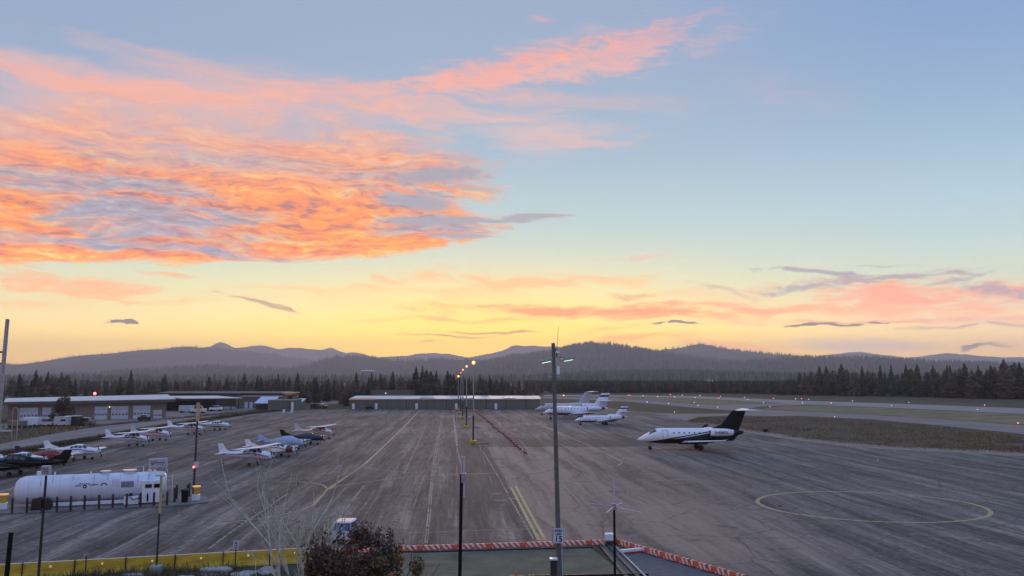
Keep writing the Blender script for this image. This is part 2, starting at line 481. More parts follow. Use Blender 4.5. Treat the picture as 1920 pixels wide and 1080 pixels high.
M['orange'] = mat('orange_plastic', (0.72, 0.13, 0.04), 0.5, 0, 0.25, 2.0)
M['glass'] = mat('dark_glass', (0.015, 0.02, 0.028), 0.12, 0, 0.1, spec=0.8)
M['rubber'] = mat('rubber', (0.02, 0.02, 0.02), 0.8, 0, 0.2)
M['steel'] = mat('galvanised_steel', (0.36, 0.38, 0.40), 0.45, 0.6, 0.25, 4.0)
M['darksteel'] = mat('dark_steel', (0.03, 0.032, 0.035), 0.55, 0.2, 0.3, 4.0)
M['polegrey'] = mat('weathered_grey_pole', (0.12, 0.135, 0.13), 0.5, 0.2, 0.3, 4.0)
M['alu'] = mat('bare_aluminium', (0.62, 0.64, 0.66), 0.35, 0.7, 0.15)
M['yellow'] = mat('yellow_paint', (0.55, 0.36, 0.04), 0.5, 0, 0.3)
M['concrete'] = mat('pale_concrete', (0.34, 0.33, 0.32), 0.9, 0, 0.3, 2.0, 0.15)
M['rust'] = mat('rusty_brown', (0.055, 0.03, 0.018), 0.85, 0, 0.5, 3.0, 0.3)
M['bark'] = mat('conifer_bark', (0.07, 0.045, 0.03), 0.9, 0, 0.4, 6.0, 0.3)
M['needle'] = mat('needles_dark', (0.066, 0.066, 0.038), 0.9, 0, 0.5, 0.35, col2=(0.020, 0.024, 0.018))
M['needle2'] = mat('needles_olive', (0.125, 0.108, 0.060), 0.9, 0, 0.5, 0.35, col2=(0.040, 0.040, 0.025))
M['needle3'] = mat('needles_brownish', (0.165, 0.125, 0.078), 0.9, 0, 0.5, 0.35, col2=(0.05, 0.044, 0.030))
M['wallbeige'] = mat('beige_metal_wall', (0.20, 0.17, 0.135), 0.7, 0, 0.2, 0.6, 0.05, stretch=(6, 6, 0.4))
M['wallgrey'] = mat('blue_grey_metal_wall', (0.135, 0.135, 0.110), 0.65, 0, 0.25, 0.5, 0.05, stretch=(6, 6, 0.4))
M['walldark'] = mat('dark_wall', (0.045, 0.045, 0.045), 0.8, 0, 0.3, 0.5)
M['fascia'] = mat('brown_fascia', (0.12, 0.09, 0.07), 0.7, 0, 0.3, 0.6)
M['roofwhite'] = mat('pale_metal_roof', (0.60, 0.60, 0.58), 0.5, 0.0, 0.15, 0.4, stretch=(3, 3, 1))
M['roofdark'] = mat('dark_roof', (0.07, 0.065, 0.06), 0.7, 0, 0.3, 0.4)
M['roofblue'] = mat('pale_blue_roof', (0.42, 0.52, 0.68), 0.4, 0.2, 0.15, 0.4)
M['tan'] = mat('tan_wood', (0.22, 0.15, 0.10), 0.8, 0, 0.3, 1.0)
M['door'] = mat('pale_sectional_door', (0.52, 0.56, 0.66), 0.5, 0, 0.12, 0.6)
def lamp_mat(name, c, s): return mat(name, (0.8, 0.8, 0.8), 0.4, emit=c, es=s)
M['lamp_yellow'] = lamp_mat('lamp_yellow', (1.0, 0.38, 0.04), 3.2)
M['lamp_amber'] = lamp_mat('lamp_amber', (1.0, 0.25, 0.05), 4)
M['lamp_red'] = lamp_mat('lamp_red', (1.0, 0.10, 0.06), 5)
M['lamp_white'] = lamp_mat('lamp_white', (1.0, 0.84, 0.66), 2.2)
M['lamp_blue'] = lamp_mat('lamp_blue', (0.25, 0.35, 1.0), 6)
M['lamp_green'] = lamp_mat('lamp_greenish', (0.75, 1.0, 0.62), 1.6)

# ------------------------------------------------------------------ the ground and its pavements
def grass_col(nt, x, y, z):
    v = combine(nt, x, y, 0.0)
    a = noise(nt, v, 0.02, 6, 0.6)
    b = noise(nt, combine(nt, x * 0.12, y * 0.5, 0.0), 1.0, 7, 0.68)
    c = ramp(nt, (a * 0.9 + b * 0.9 - 0.4).clamp(), [(0.1, (0.055, 0.048, 0.024)), (0.38, (0.125, 0.100, 0.055)), (0.6, (0.25, 0.175, 0.10)), (0.8, (0.36, 0.26, 0.165)), (1.0, (0.46, 0.34, 0.23))])
    fine = noise(nt, v, 2.2, 5, 0.7)
    return mixc(nt, (fine - 0.35) * 1.6, (0.04, 0.036, 0.022), c)
M['grass'] = mat_masked('dry_grass_ground', grass_col, 0.95, bump=(0.6, 0.3, 1.2), spec=0.2)
def green_col(nt, x, y, z):
    a = noise(nt, combine(nt, x * 0.05, y * 0.2, 0.0), 1.0, 6, 0.65)
    b = noise(nt, combine(nt, x * 0.4, y * 1.1, 3.0), 1.0, 5, 0.7)
    return ramp(nt, ((a - .5) * 1.6 + (b - 0.5) * 1.6 + .5).clamp(), [(0.1, (0.06, 0.058, 0.028)), (0.5, (0.19, 0.145, 0.075)), (0.9, (0.36, 0.26, 0.155))])
M['infield'] = mat_masked('greenish_infield_grass', green_col, 0.95, bump=(0.6, 0.3, 1.2), spec=0.2)

VPX = math.tan(math.atan((858 - 960) / F))     # the apron runs this way
def along(nt, x, y):
    """u across the apron lanes, v along them"""
    return x - y * VPX, y
def apron_col(nt, x, y, z):
    u, v = along(nt, x, y)
    big = noise(nt, combine(nt, x, y, 0.0), 0.035, 5, 0.6)
    wob = noise(nt, combine(nt, x, y, 5.0), 0.08, 3, 0.5) - 0.5
    streak = noise(nt, combine(nt, u * 0.55 + wob * 1.5, v * 0.022, 0.0), 1.0, 6, 0.62)
    fine = noise(nt, combine(nt, u * 3.2, v * 0.10, 2.0), 1.0, 5, 0.7)
    grit = noise(nt, combine(nt, x, y, 1.0), 2.5, 6, 0.75)
    t = (streak - 0.5) * 1.9 + (fine - 0.5) * 1.4 + (big - 0.5) * 1.1 + (grit - 0.5) * 1.6 + 0.5
    c = ramp(nt, t.clamp(), [(0.05, (0.028, 0.023, 0.021)), (0.33, (0.078, 0.062, 0.055)), (0.62, (0.148, 0.118, 0.101)), (0.98, (0.30, 0.234, 0.19))])
    # bare brown-grey slab to the right of the dark lane (an unsealed older pavement)
    e0 = G(915, 842); e1 = G(1010, 1020)
    k = (e1.x - e0.x) / (e1.y - e0.y)
    ln = x - e0.x - (y - e0.y) * k + wob * 0.8
    fade = 1.0 - (x - 6.0 + wob * 14.0).smooth(0.0, 30.0)
    brown = ln.smooth(0.0, 0.25) * y.smooth(G(960, 838).y + 0.6, G(960, 840).y) * fade * y.smooth(48.0, 62.0)
    c = mixc(nt, (brown * (0.66 + (streak - 0.5) * 2.6 + (grit - 0.5) * 1.2)).clamp(), c, (0.300, 0.205, 0.150))
    # dark sealed lane left of it
    lane = (x - e0.x + 5.8 - (y - e0.y) * k).smooth(-0.4, 0.4) * ln.smooth(0.2, -0.1) * y.smooth(66, 90) * y.smooth(175, 150)
    c = mixc(nt, lane * 0.6, c, (0.045, 0.042, 0.048))
    # darker wet band across, beyond the slab
    wet = y.smooth(G(960, 839).y, G(960, 836).y) * y.smooth(G(960, 818).y, G(960, 828).y) * x.smooth(-4, 2) * (1.0 - x.smooth(24, 40)) * (big + 0.4).clamp()
    c = mixc(nt, wet * 0.75, c, (0.042, 0.034, 0.033))
    # paving joints
    j = (u * (1 / 3.8) + wob * 0.02).m('FRACT')
    jn = (j.m('SUBTRACT', 0.5).m('ABSOLUTE')).smooth(0.468, 0.495) * (noise(nt, combine(nt, u * 0.3, v * 0.05, 9.0), 1.0, 3, 0.6)).smooth(0.42, 0.62)
    c = mixc(nt, jn * 0.62, c, (0.34, 0.26, 0.21))
    # oil, patches and cracks
    sp = noise(nt, combine(nt, x, y, 12.0), 0.33, 4, 0.55).smooth(0.60, 0.70)
    c = mixc(nt, sp * 0.55, c, (0.045, 0.042, 0.045))
    vo = nt.new('ShaderNodeTexVoronoi'); vo.feature = 'DISTANCE_TO_EDGE'; vo.inputs['Scale'].default_value = 0.13
    nt.link(combine(nt, x + wob * 6.0, y * 0.8 + grit * 1.6, 0.0).o, vo.inputs['Vector'])
    cr = V(nt, vo.outputs['Distance']).smooth(0.014, 0.0)
    c = mixc(nt, cr * 0.6, c, (0.035, 0.032, 0.035))
    rg = (0.80 + (grit - 0.5) * 0.3).clamp()
    return c, rg
M['apron'] = mat_masked('worn_apron_asphalt', apron_col, 0.7, bump=(0.7, 0.05, 4.0), spec=0.22)
M['road'] = mat('grey_gravelly_road', (0.20, 0.175, 0.165), 0.85, 0, 0.4, 0.2, 0.2, stretch=(2.5, 0.3, 1))
M['runway'] = mat('runway_asphalt', (0.32, 0.265, 0.235), 0.95, 0, 0.25, 0.05, 0.1, spec=0.12, stretch=(1, 3, 1))
M['taxi'] = mat('taxiway_asphalt', (0.265, 0.215, 0.188), 0.95, 0, 0.3, 0.08, 0.1, spec=0.12, stretch=(1, 3, 1))
M['dirt'] = mat('bare_sandy_earth', (0.24, 0.18, 0.14), 0.95, 0, 0.35, 0.3, 0.3)

def sheet(name, pts, z, material, kind='structure', label=None):
    poly = [G(*p) for p in pts]
    clean = []
    for p in poly:
        if not clean or (p - clean[-1]).length > .02: clean.append(p)
    tris = tessellate_polygon([[Vector((p.x, p.y, 0)) for p in clean]])
    fs = []
    for t_ in tris:
        a_, b_, c_ = [clean[i] for i in t_]
        fs.append(t_ if (b_ - a_).cross(c_ - a_).z > 0 else t_[::-1])
    me = bpy.data.meshes.new(name); me.from_pydata([(p.x, p.y, z) for p in clean], [], fs); me.materials.append(material); me.update()
    o = bpy.data.objects.new(name, me); COL.objects.link(o); o['kind'] = kind
    return o

g = MB(); g.add([(-14000, -600, -0.03), (14000, -600, -0.03), (14000, 13000, -0.03), (-14000, 13000, -0.03)], [(0, 1, 2, 3)])
go = g.build('ground', M['grass']); go['kind'] = 'structure'

sheet('apron', [(-700, 1500), (-420, 910), (0, 862), (120, 840), (210, 823), (360, 795), (480, 775), (560, 769), (658, 767.5), (1014, 767.5), (1060, 763), (1100, 757.5), (1165, 768.5),
                (1240, 776), (1287, 789.5), (1330, 797.5), (1400, 810.5), (1480, 823.5), (1550, 832.5), (1640, 841), (1920, 855), (2300, 870), (3200, 1500), (1395, 1500), (1160, 1020), (600, 1031), (0, 1060), (-600, 1085)], 0.0, M['apron'])
sheet('road', [(-60, 857), (0, 845), (120, 826), (235, 806), (360, 786), (480, 768), (540, 763), (540, 760.5), (420, 765), (300, 781), (200, 797), (110, 812), (0, 833), (-60, 843)], 0.0, M['road'])
sheet('yard', [(-60, 812), (60, 800), (200, 797), (310, 786), (340, 781), (420, 768), (560, 758), (700, 756), (700, 752), (560, 752), (300, 770), (-60, 800)], -0.012, M['dirt'])
sheet('runway', [(1020, 740.2), (1135, 740.8), (1300, 742.5), (1500, 751.0), (1700, 757.5), (1920, 765.5), (2250, 778), (2250, 792), (1920, 776.5), (1700, 766), (1560, 760.5), (1450, 755), (1350, 749.5), (1280, 746), (1150, 743.6), (1020, 743)], 0.0, M['runway'])
sheet('taxiway', [(1010, 743.9), (1110, 745.3), (1180, 748.5), (1300, 757.0), (1345, 758.5), (1400, 757.2), (1475, 755.8), (1520, 759.0), (1470, 760.5), (1420, 763), (1405, 766.0), (1500, 771.5), (1620, 777.5), (1760, 786), (1920, 797.5), (2250, 822),
                 (2250, 846), (1920, 814), (1760, 797.5), (1640, 787), (1560, 782.5), (1500, 780), (1430, 780.6), (1380, 779), (1310, 782), (1287, 789.0), (1240, 776.6), (1165, 769.1), (1240, 775), (1300, 776), (1380, 775), (1392, 771.5), (1330, 767), (1240, 759), (1180, 753.5), (1110, 750.0), (1010, 746.5)], 0.012, M['taxi'])
sheet('infield', [(1150, 744.0), (1280, 746.5), (1350, 750), (1450, 755.2), (1400, 756.6), (1345, 757.8), (1300, 756.3), (1180, 748.0), (1110, 744.8)], -0.015, M['infield'])
sheet('infield', [(1530, 760.0), (1700, 766.8), (1920, 777.3), (2250, 793), (2250, 820), (1920, 796.5), (1760, 785.3), (1620, 776.8), (1500, 770.8), (1430, 765.5), (1470, 761.2)], -0.015, M['infield'])
sheet('verge', [(1287, 790.3), (1330, 793), (1400, 804), (1480, 816), (1550, 826), (1640, 834), (1800, 842), (1920, 846), (2300, 862), (2300, 871), (1920, 856), (1640, 842), (1550, 833.5), (1480, 824.5), (1400, 811.5), (1330, 798.5)], -0.010, M['dirt'])
sheet('lawn', [(770, 1036), (900, 1031), (1105, 1026), (1150, 1060), (1230, 1150), (640, 1150), (640, 1040)], 0.012, mat_masked('thin_grey_green_lawn', lambda nt, x, y, z: ramp(nt, (noise(nt, combine(nt, x, y, 0.0), 0.5, 6, 0.7) * 1.1 + noise(nt, combine(nt, x, y, 4.0), 5.0, 4, 0.7) * 0.5 - 0.35).clamp(), [(0.1, (0.028, 0.032, 0.024)), (0.45, (0.120, 0.108, 0.062)), (0.8, (0.21, 0.18, 0.11))]), 0.95))
sheet('garden_ground', [(-700, 1500), (-700, 1096), (0, 1079), (300, 1061), (600, 1047), (760, 1040), (640, 1150), (640, 1500)], -0.012, mat('dark_garden_soil', (0.045, 0.043, 0.032), 0.95, 0, 0.5, 0.8, 0.4))

# painted lines -----------------------------------------------------------
def paint_mat(name, col, keep=0.5):
    m = bpy.data.materials.new(name); m.use_nodes = True
    nt = NT(m.node_tree); b = m.node_tree.nodes['Principled BSDF']
    t = nt.new('ShaderNodeTexCoord'); x, y, z = sep(nt, t.outputs['Object'])
    n = noise(nt, combine(nt, x, y, 0.0), 1.6, 6, 0.75)
    c = mixc(nt, n.smooth(0.35, 0.65), tuple(v * 0.55 for v in col), col)
    nt.link(c.o, b.inputs['Base Color']); b.inputs['Roughness'].default_value = 0.7
    big = noise(nt, combine(nt, x, y, 3.0), 0.25, 3, 0.5)
    nt.link(((n * 0.7 + big * 0.5 - (0.6 - keep * 0.5)).smooth(0.0, 0.18)).o, b.inputs['Alpha'])
    return m
M['py'] = paint_mat('worn_yellow_paint', (0.52, 0.34, 0.17), 0.85)
M['py2'] = paint_mat('bright_yellow_paint', (0.52, 0.36, 0.14), 0.95)
M['pp'] = paint_mat('faded_cream_paint', (0.30, 0.24, 0.20), 0.34)
M['pw'] = paint_mat('faded_white_paint', (0.42, 0.37, 0.35), 0.55)

def smooth_line(pts, n=6):
    pts = [Vector((*p, 0)) for p in pts]
    if len(pts) < 3: return pts
    out = []
    for i in range(len(pts) - 1):
        p0 = pts[max(i - 1, 0)]; p1 = pts[i]; p2 = pts[i + 1]; p3 = pts[min(i + 2, len(pts) - 1)]
        for k in range(n):
            t = k / n
            out.append(0.5 * ((2 * p1) + (p2 - p0) * t + (2 * p0 - 5 * p1 + 4 * p2 - p3) * t * t + (3 * p1 - p0 - 3 * p2 + p3) * t ** 3))
    return out + [pts[-1]]
LAYER = [0]
def line(mb, pts, wd, curve=True, dash=None):
    wd *= .75
    LAYER[0] += 1
    z = 0.004 + 0.0004 * (LAYER[0] % 12)
    q = smooth_line(pts) if curve else [Vector((*p, 0)) for p in pts]
    q = [G(p.x, p.y) for p in q]
    if dash:
        tot = (q[-1] - q[0]).length; d = (q[-1] - q[0]).normalized(); s_ = 0
        segs = []
        while s_ < tot:
            segs.append((q[0] + d * s_, q[0] + d * min(tot, s_ + dash[0]))); s_ += dash[0] + dash[1]
    else:
        segs = [q]
    for sg in segs:
        Lf, Rt = [], []
        for i, p in enumerate(sg):
            d = (sg[min(i + 1, len(sg) - 1)] - sg[max(i - 1, 0)]).normalized()
            nn = Vector((-d.y, d.x, 0)) * wd / 2
            Lf.append((p.x + nn.x, p.y + nn.y, z)); Rt.append((p.x - nn.x, p.y - nn.y, z))
        n = len(sg)
        mb.add(Lf + Rt, [(i + n, i + 1 + n, i + 1, i) for i in range(n - 1)])
y1, y2, pp, pw = MB(), MB(), MB(), MB()
line(y1, [(788, 769), (735, 822), (680, 873), (645, 897), (617, 916), (600, 933), (586, 948)], .42)
line(y1, [(586, 948), (562, 957), (500, 970), (450, 977), (400, 985)], .26)
line(y1, [(614, 917), (606, 910), (590, 906), (555, 903), (500, 902), (430, 903), (370, 905)], .3)
line(y1, [(617, 917), (640, 910), (700, 902), (760, 895), (830, 891), (930, 887)], .25)
line(y1, [(680, 874), (700, 879), (740, 884), (800, 887), (870, 888), (940, 887)], .2)
line(y1, [(953, 770), (1040, 808), (1110, 838), (1155, 860), (1166, 867), (1158, 873)], .22)
line(y2, [(958, 914), (984, 963), (1010, 1012)], .30, False)
line(y2, [(967, 912), (994, 962), (1022, 1012)], .30, False)
line(pp, [(962, 912), (975, 908), (1000, 905), (1100, 902), (1215, 902)], .2)
line(y1, [(1215, 902), (1305, 898)], .22, False)
line(pp, [(440, 905), (520, 899), (600, 896), (680, 894), (780, 891)], .2)
line(pp, [(745, 805), (690, 855), (640, 890), (605, 903)], .16)
line(pp, [(800, 797), (785, 830), (757, 888)], .22)
line(pp, [(829, 778), (820, 822), (812, 870), (808, 905), (803, 960), (797, 1018)], .16, False)
line(pp, [(832, 778), (823, 822), (816, 870), (811, 905), (807, 960), (801, 1018)], .12, False)
line(pp, [(683, 910), (660, 940), (635, 972), (600, 1015)], .24, False)
line(pp, [(540, 925), (518, 940), (487, 962), (457, 980), (390, 1030)], .28, False)
line(pp, [(720, 850), (700, 868), (690, 882)], .2, False)
line(pp, [(150, 895), (300, 857), (400, 832), (520, 803), (560, 795)], .22, False)
line(pw, [(383, 871), (407, 864)], .3, False); line(pw, [(633, 810), (655, 804)], .3, False); line(pw, [(665, 799), (690, 793)], .3, False)
line(pw, [(275, 852), (292, 847)], .3, False); line(pw, [(218, 850), (245, 843)], .3, False)
line(pw, [(922, 926), (940, 926)], .35, False); line(pw, [(927, 938), (949, 938)], .35, False); line(pw, [(952, 935), (966, 935)], .45, False)
line(pw, [(950, 839), (1210, 838)], .45, False, (4.5, 2.0))
line(pp, [(1010, 838), (1190, 831)], .3, False)
line(pp, [(760, 1000), (880, 995), (1040, 990)], .2, False)
line(pp, [(300, 1040), (340, 1032)], .2, False)
line(pw, [(850, 778), (853, 800), (857, 835)], .5, False, (3.0, 2.6))
line(pp, [(857, 840), (864, 870)], .2, False)
line(pw, [(375, 942), (413, 935)], .25, False)
line(pp, [(735, 790), (640, 838), (520, 893)], .12, False); line(pp, [(705, 790), (560, 845)], .12, False); line(pp, [(770, 790), (715, 850), (600, 930)], .12, False)
line(pp, [(935, 775), (1075, 845), (1210, 920)], .14, False); line(pp, [(980, 790), (1090, 838)], .14, False)
line(pp, [(905, 845), (930, 887), (1000, 1010)], .16, False)
line(pp, [(1640, 855), (1720, 862), (1920, 885)], .24); line(pp, [(1590, 871), (1630, 869), (1646, 863), (1642, 857), (1630, 855)], .2)
line(pp, [(1395, 820), (1480, 826)], .3, False); line(pp, [(1820, 940), (1880, 942)], .2, False)
line(pp, [(1115, 805), (1180, 817)], .25, False); line(pp, [(1010, 925), (1230, 921)], .14, False)
# compass circle
_a, _b = G(1420, 939), G(1854, 956)
_c = (_a + _b) / 2; _r = (_b - _a).length / 2
for k0 in range(1):
    vs = []; n = 96
    for k in range(n):
        t = 2 * math.pi * k / n
        for r_ in (_r - .19, _r + .19):
            vs.append((_c.x + r_ * math.cos(t), _c.y + r_ * math.sin(t), .010))
    y1.add(vs, [(2 * k, 2 * k + 1, (2 * k + 3) % (2 * n), (2 * k + 2) % (2 * n)) for k in range(n)])
M['py'].name = 'worn_yellow_paint'
for mb_, m_ in ((y1, 'py'), (y2, 'py2'), (pp, 'pp'), (pw, 'pw')):
    o = mb_.build('apron_markings', M[m_]); o['kind'] = 'structure'
# taxiway centre line and runway dashes
tx = MB()
tm = tx
# ------------------------------------------------------------------ hills
rng = np.random.default_rng(7)
def vnoise(x, y, seed=0):
    """smooth value noise on arrays"""
    xi = np.floor(x).astype(np.int64); yi = np.floor(y).astype(np.int64)
    fx = x - xi; fy = y - yi
    fx = fx * fx * (3 - 2 * fx); fy = fy * fy * (3 - 2 * fy)
    def h(a, b):
        n = (a * 374761393 + b * 668265263 + seed * 982451653) & 0x7fffffff
        n = ((n ^ (n >> 13)) * 1274126177) & 0x7fffffff
        return ((n ^ (n >> 16)) & 0xffff) / 65535.0
    return (h(xi, yi) * (1 - fx) + h(xi + 1, yi) * fx) * (1 - fy) + (h(xi, yi + 1) * (1 - fx) + h(xi + 1, yi + 1) * fx) * fy
def fbm(x, y, seed=0, o=4):
    s = 0; a = 1; t = 0
    for i in range(o):
        s = s + a * vnoise(x, y, seed + i); t += a; a *= .5; x = x * 2.03; y = y * 2.03
    return s / t

def hill_mat(name, dark, light):
    def f(nt, x, y, z):
        a = noise(nt, combine(nt, x, y, z * 1.5), 0.004, 6, 0.65)
        b = noise(nt, combine(nt, x, y, z), 0.03, 5, 0.7)
        return mixc(nt, (a * 0.8 + b * 1.1 - 0.45).clamp(), dark, light)
    return mat_masked(name, f, 1.0, spec=0.05)
M['hillforest'] = hill_mat('forested_slope', (0.022, 0.026, 0.020), (0.085, 0.078, 0.058))

TREEV = []; TREEF = []; TREEN = [0]
def hill(name, crest, Y, front, back, seed, trees=0, th=(14, 26), jag=0.0):
    """a ridge: crest is where its skyline runs (traced in azimuth and height), front / back are the depths of its slopes"""
    crest = sorted(crest)
    xs_ = np.array([P(px, py, Y).x for px, py in crest]); zs_ = np.array([P(px, py, Y).z for px, py in crest])
    nx = int(max(60, (xs_[-1] - xs_[0]) / (Y * 0.0035))); 
    X = np.linspace(xs_[0], xs_[-1], nx)
    ny = 46
    vv = np.linspace(0, 1, ny)
    yy = np.where(vv < .8, Y - front * (1 - vv / .8), Y + back * (vv - .8) / .2)
    # front slopes converge towards the camera's side only by their own noise
    XX, YY = np.meshgrid(X, yy)
    CZ = np.interp(XX, xs_, zs_)
    t = np.clip((YY - (Y - front)) / front, 0, 1)
    s = np.where(YY <= Y, t ** 1.15 * (1.0), 1 - ((YY - Y) / back) ** 2)
    sc_ = Y / 10.0
    gul = (fbm(XX / sc_ * 1.3 + 5, YY / sc_ * .6, seed, 5) - .5)
    Z = CZ * s * (1 + gul * 1.1 * (1 - s)) + gul * CZ * .30 * (1 - s) * 1.2
    Z = Z + (fbm(XX / 60, YY / 60, seed + 9, 3) - .5) * jag
    Z = Z + (fbm(XX / (Y * .012), XX * 0 + .5, seed + 21, 4) - .5) * Y * .0032 * t
    edge_ = np.minimum(1, np.minimum(XX - X[0], X[-1] - XX) / (0.05 * Y) + 0.0)
    V_ = np.stack([XX.ravel(), YY.ravel(), Z.ravel() - 3 * (1 - t.ravel())], 1)
    i = np.arange(ny - 1)[:, None] * nx + np.arange(nx - 1)[None, :]
    F_ = np.stack([i, i + 1, i + 1 + nx, i + nx], -1).reshape(-1, 4)
    me = np_mesh(name, V_, F_, [M['hillforest']], smooth=True)
    o = bpy.data.objects.new(name, me); COL.objects.link(o); o['kind'] = 'structure'
    if trees:
        # forest standing on the slope
        n = trees
        tx_ = rng.uniform(X[2], X[-3], n); tv = rng.uniform(0, 1, n) ** 0.8
        ty_ = Y - front + (front + back * .15) * tv
        gi = (tx_ - X[0]) / (X[1] - X[0]); a = np.clip(gi.astype(int), 0, nx - 2)
        vj = np.where(ty_ < Y, (ty_ - (Y - front)) / front * .8, .8 + (ty_ - Y) / back * .2) * (ny - 1)
        b = np.clip(vj.astype(int), 0, ny - 2); fa = gi - a; fb = vj - b
        Zg = V_[:, 2].reshape(ny, nx)
        tz = (Zg[b, a] * (1 - fa) + Zg[b, a + 1] * fa) * (1 - fb) + (Zg[b + 1, a] * (1 - fa) + Zg[b + 1, a + 1] * fa) * fb
        keep = fbm(tx_ / 160, ty_ / 160, seed + 3, 3) > .38
        tx_, ty_, tz = tx_[keep], ty_[keep], tz[keep]
        add_cones(tx_, ty_, tz, rng.uniform(*th, len(tx_)))
    return o

CONES = []
def add_cones(x, y, z, h):
    CONES.append((x, y, z, h))
def cones_mesh(name, seed=0):
    x = np.concatenate([c[0] for c in CONES]); y = np.concatenate([c[1] for c in CONES]); z = np.concatenate([c[2] for c in CONES]); h = np.concatenate([c[3] for c in CONES])
    n = len(x); k = 5
    r0 = h * rng.uniform(.13, .26, n)
    ang = rng.uniform(0, 6.28, n)
    vs = np.zeros((n, k + 1, 3))
    for j in range(k):
        rr = r0 * rng.uniform(.6, 1.3, n)
        vs[:, j, 0] = x + np.cos(ang + j * 6.2832 / k) * rr
        vs[:, j, 1] = y + np.sin(ang + j * 6.2832 / k) * rr
        vs[:, j, 2] = z - 1 + h * .12 * rng.uniform(0, 1, n)
    vs[:, k, 0] = x + r0 * rng.uniform(-.2, .2, n); vs[:, k, 1] = y; vs[:, k, 2] = z + h
    base = np.arange(n)[:, None, None] * (k + 1)
    tri = np.array([[j, (j + 1) % k, k] for j in range(k)])[None]
    F_ = (base + tri).reshape(-1, 3)
    mi = np.repeat(rng.integers(0, 3, n), k)
    me = np_mesh(name, vs.reshape(-1, 3), F_, [M['needle'], M['needle2'], M['needle3']], mi)
    o = bpy.data.objects.new(name, me); COL.objects.link(o)
    return o

hill('far_hills', [(-500, 676), (-100, 678), (0, 681), (90, 690), (300, 672), (360, 655), (395, 650), (405, 645), (411, 641), (417, 645), (430, 651), (450, 652), (475, 649), (490, 647), (505, 650), (520, 655), (545, 652), (575, 654), (600, 657), (612, 653), (620, 651), (632, 656), (650, 662), (670, 660), (685, 664), (700, 670), (720, 669), (760, 666), (790, 664), (815, 662), (840, 664), (880, 669), (920, 664), (945, 655), (958, 649), (968, 646), (980, 649), (1000, 648), (1025, 650), (1040, 648), (1080, 655), (1200, 668), (1320, 672), (1480, 675), (1540, 669), (1580, 661), (1605, 659), (1640, 662), (1680, 669), (1700, 671), (1740, 667), (1780, 662), (1830, 667), (1880, 670), (1960, 671), (2400, 668)], 11000, 1600, 1300, 3, 0, jag=0)
hill('hills', [(-700, 672), (-100, 676), (0, 681), (45, 686), (75, 690), (92, 687), (108, 678), (125, 671), (150, 667), (200, 663), (240, 659), (300, 654), (350, 650), (400, 652), (440, 657), (500, 664), (600, 679), (680, 693), (760, 702)], 7600, 2300, 1200, 11, 5000, (12, 26), 4)
hill('hills', [(1100, 700), (1160, 680), (1200, 667), (1240, 656), (1280, 650), (1310, 645), (1340, 649), (1380, 657), (1440, 663), (1500, 669), (1560, 671), (1640, 676), (1750, 682), (1900, 690), (2400, 690)], 7200, 1800, 1000, 17, 4200, (16, 30), 4)
hill('hills', [(480, 720), (540, 706), (568, 694), (590, 683), (610, 675), (630, 670), (650, 669), (680, 672), (720, 676), (760, 678), (800, 676), (830, 675), (870, 677), (920, 680), (1000, 690), (1100, 700)], 5200, 1200, 900, 23, 4200, (12, 24), 4)
hill('hills', [(860, 700), (900, 684), (940, 675), (980, 669), (1020, 664), (1050, 658), (1080, 650), (1110, 647), (1150, 648), (1175, 652), (1210, 659), (1260, 667), (1320, 676), (1400, 686), (1500, 700)], 4700, 1600, 900, 29, 8500, (16, 28), 4)
hill('foothills', [(180, 702), (250, 696), (330, 690), (400, 688), (470, 690), (530, 696), (600, 703), (700, 710)], 4000, 900, 700, 31, 2500, (12, 22), 3)
hill('foothills', [(1180, 712), (1250, 700), (1330, 688), (1400, 680), (1480, 674), (1560, 673), (1650, 675), (1740, 679), (1840, 684), (1960, 688), (2500, 690)], 3900, 1100, 700, 37, 8000, (14, 24), 3)
hill('foothills', [(900, 728), (1000, 716), (1100, 708), (1200, 704), (1300, 706), (1400, 710), (1500, 712), (1600, 716)], 2300, 900, 500, 41, 5500, (12, 22), 2)

# flat woods between the field and the hills
def scatter_flat(n, px0, px1, y0, y1, hmin, hmax, front=None):
    yy = rng.uniform(0, 1, n) ** 0.9 * (y1 - y0) + y0
    pxs = rng.uniform(px0, px1, n)
    xx = np.array([(p - 960) / F * y for p, y in zip(pxs, yy)])
    return xx, yy
x_, y_ = scatter_flat(7000, -300, 2200, 1500, 3200, 12, 22)
add_cones(x_, y_, np.zeros(len(x_)), rng.uniform(10, 19, len(x_)))
wood = cones_mesh('distant_forest'); tag(wood, kind='stuff')
wood['label'] = 'dense conifer forest covering the hills and valley floor'
CONES.clear()

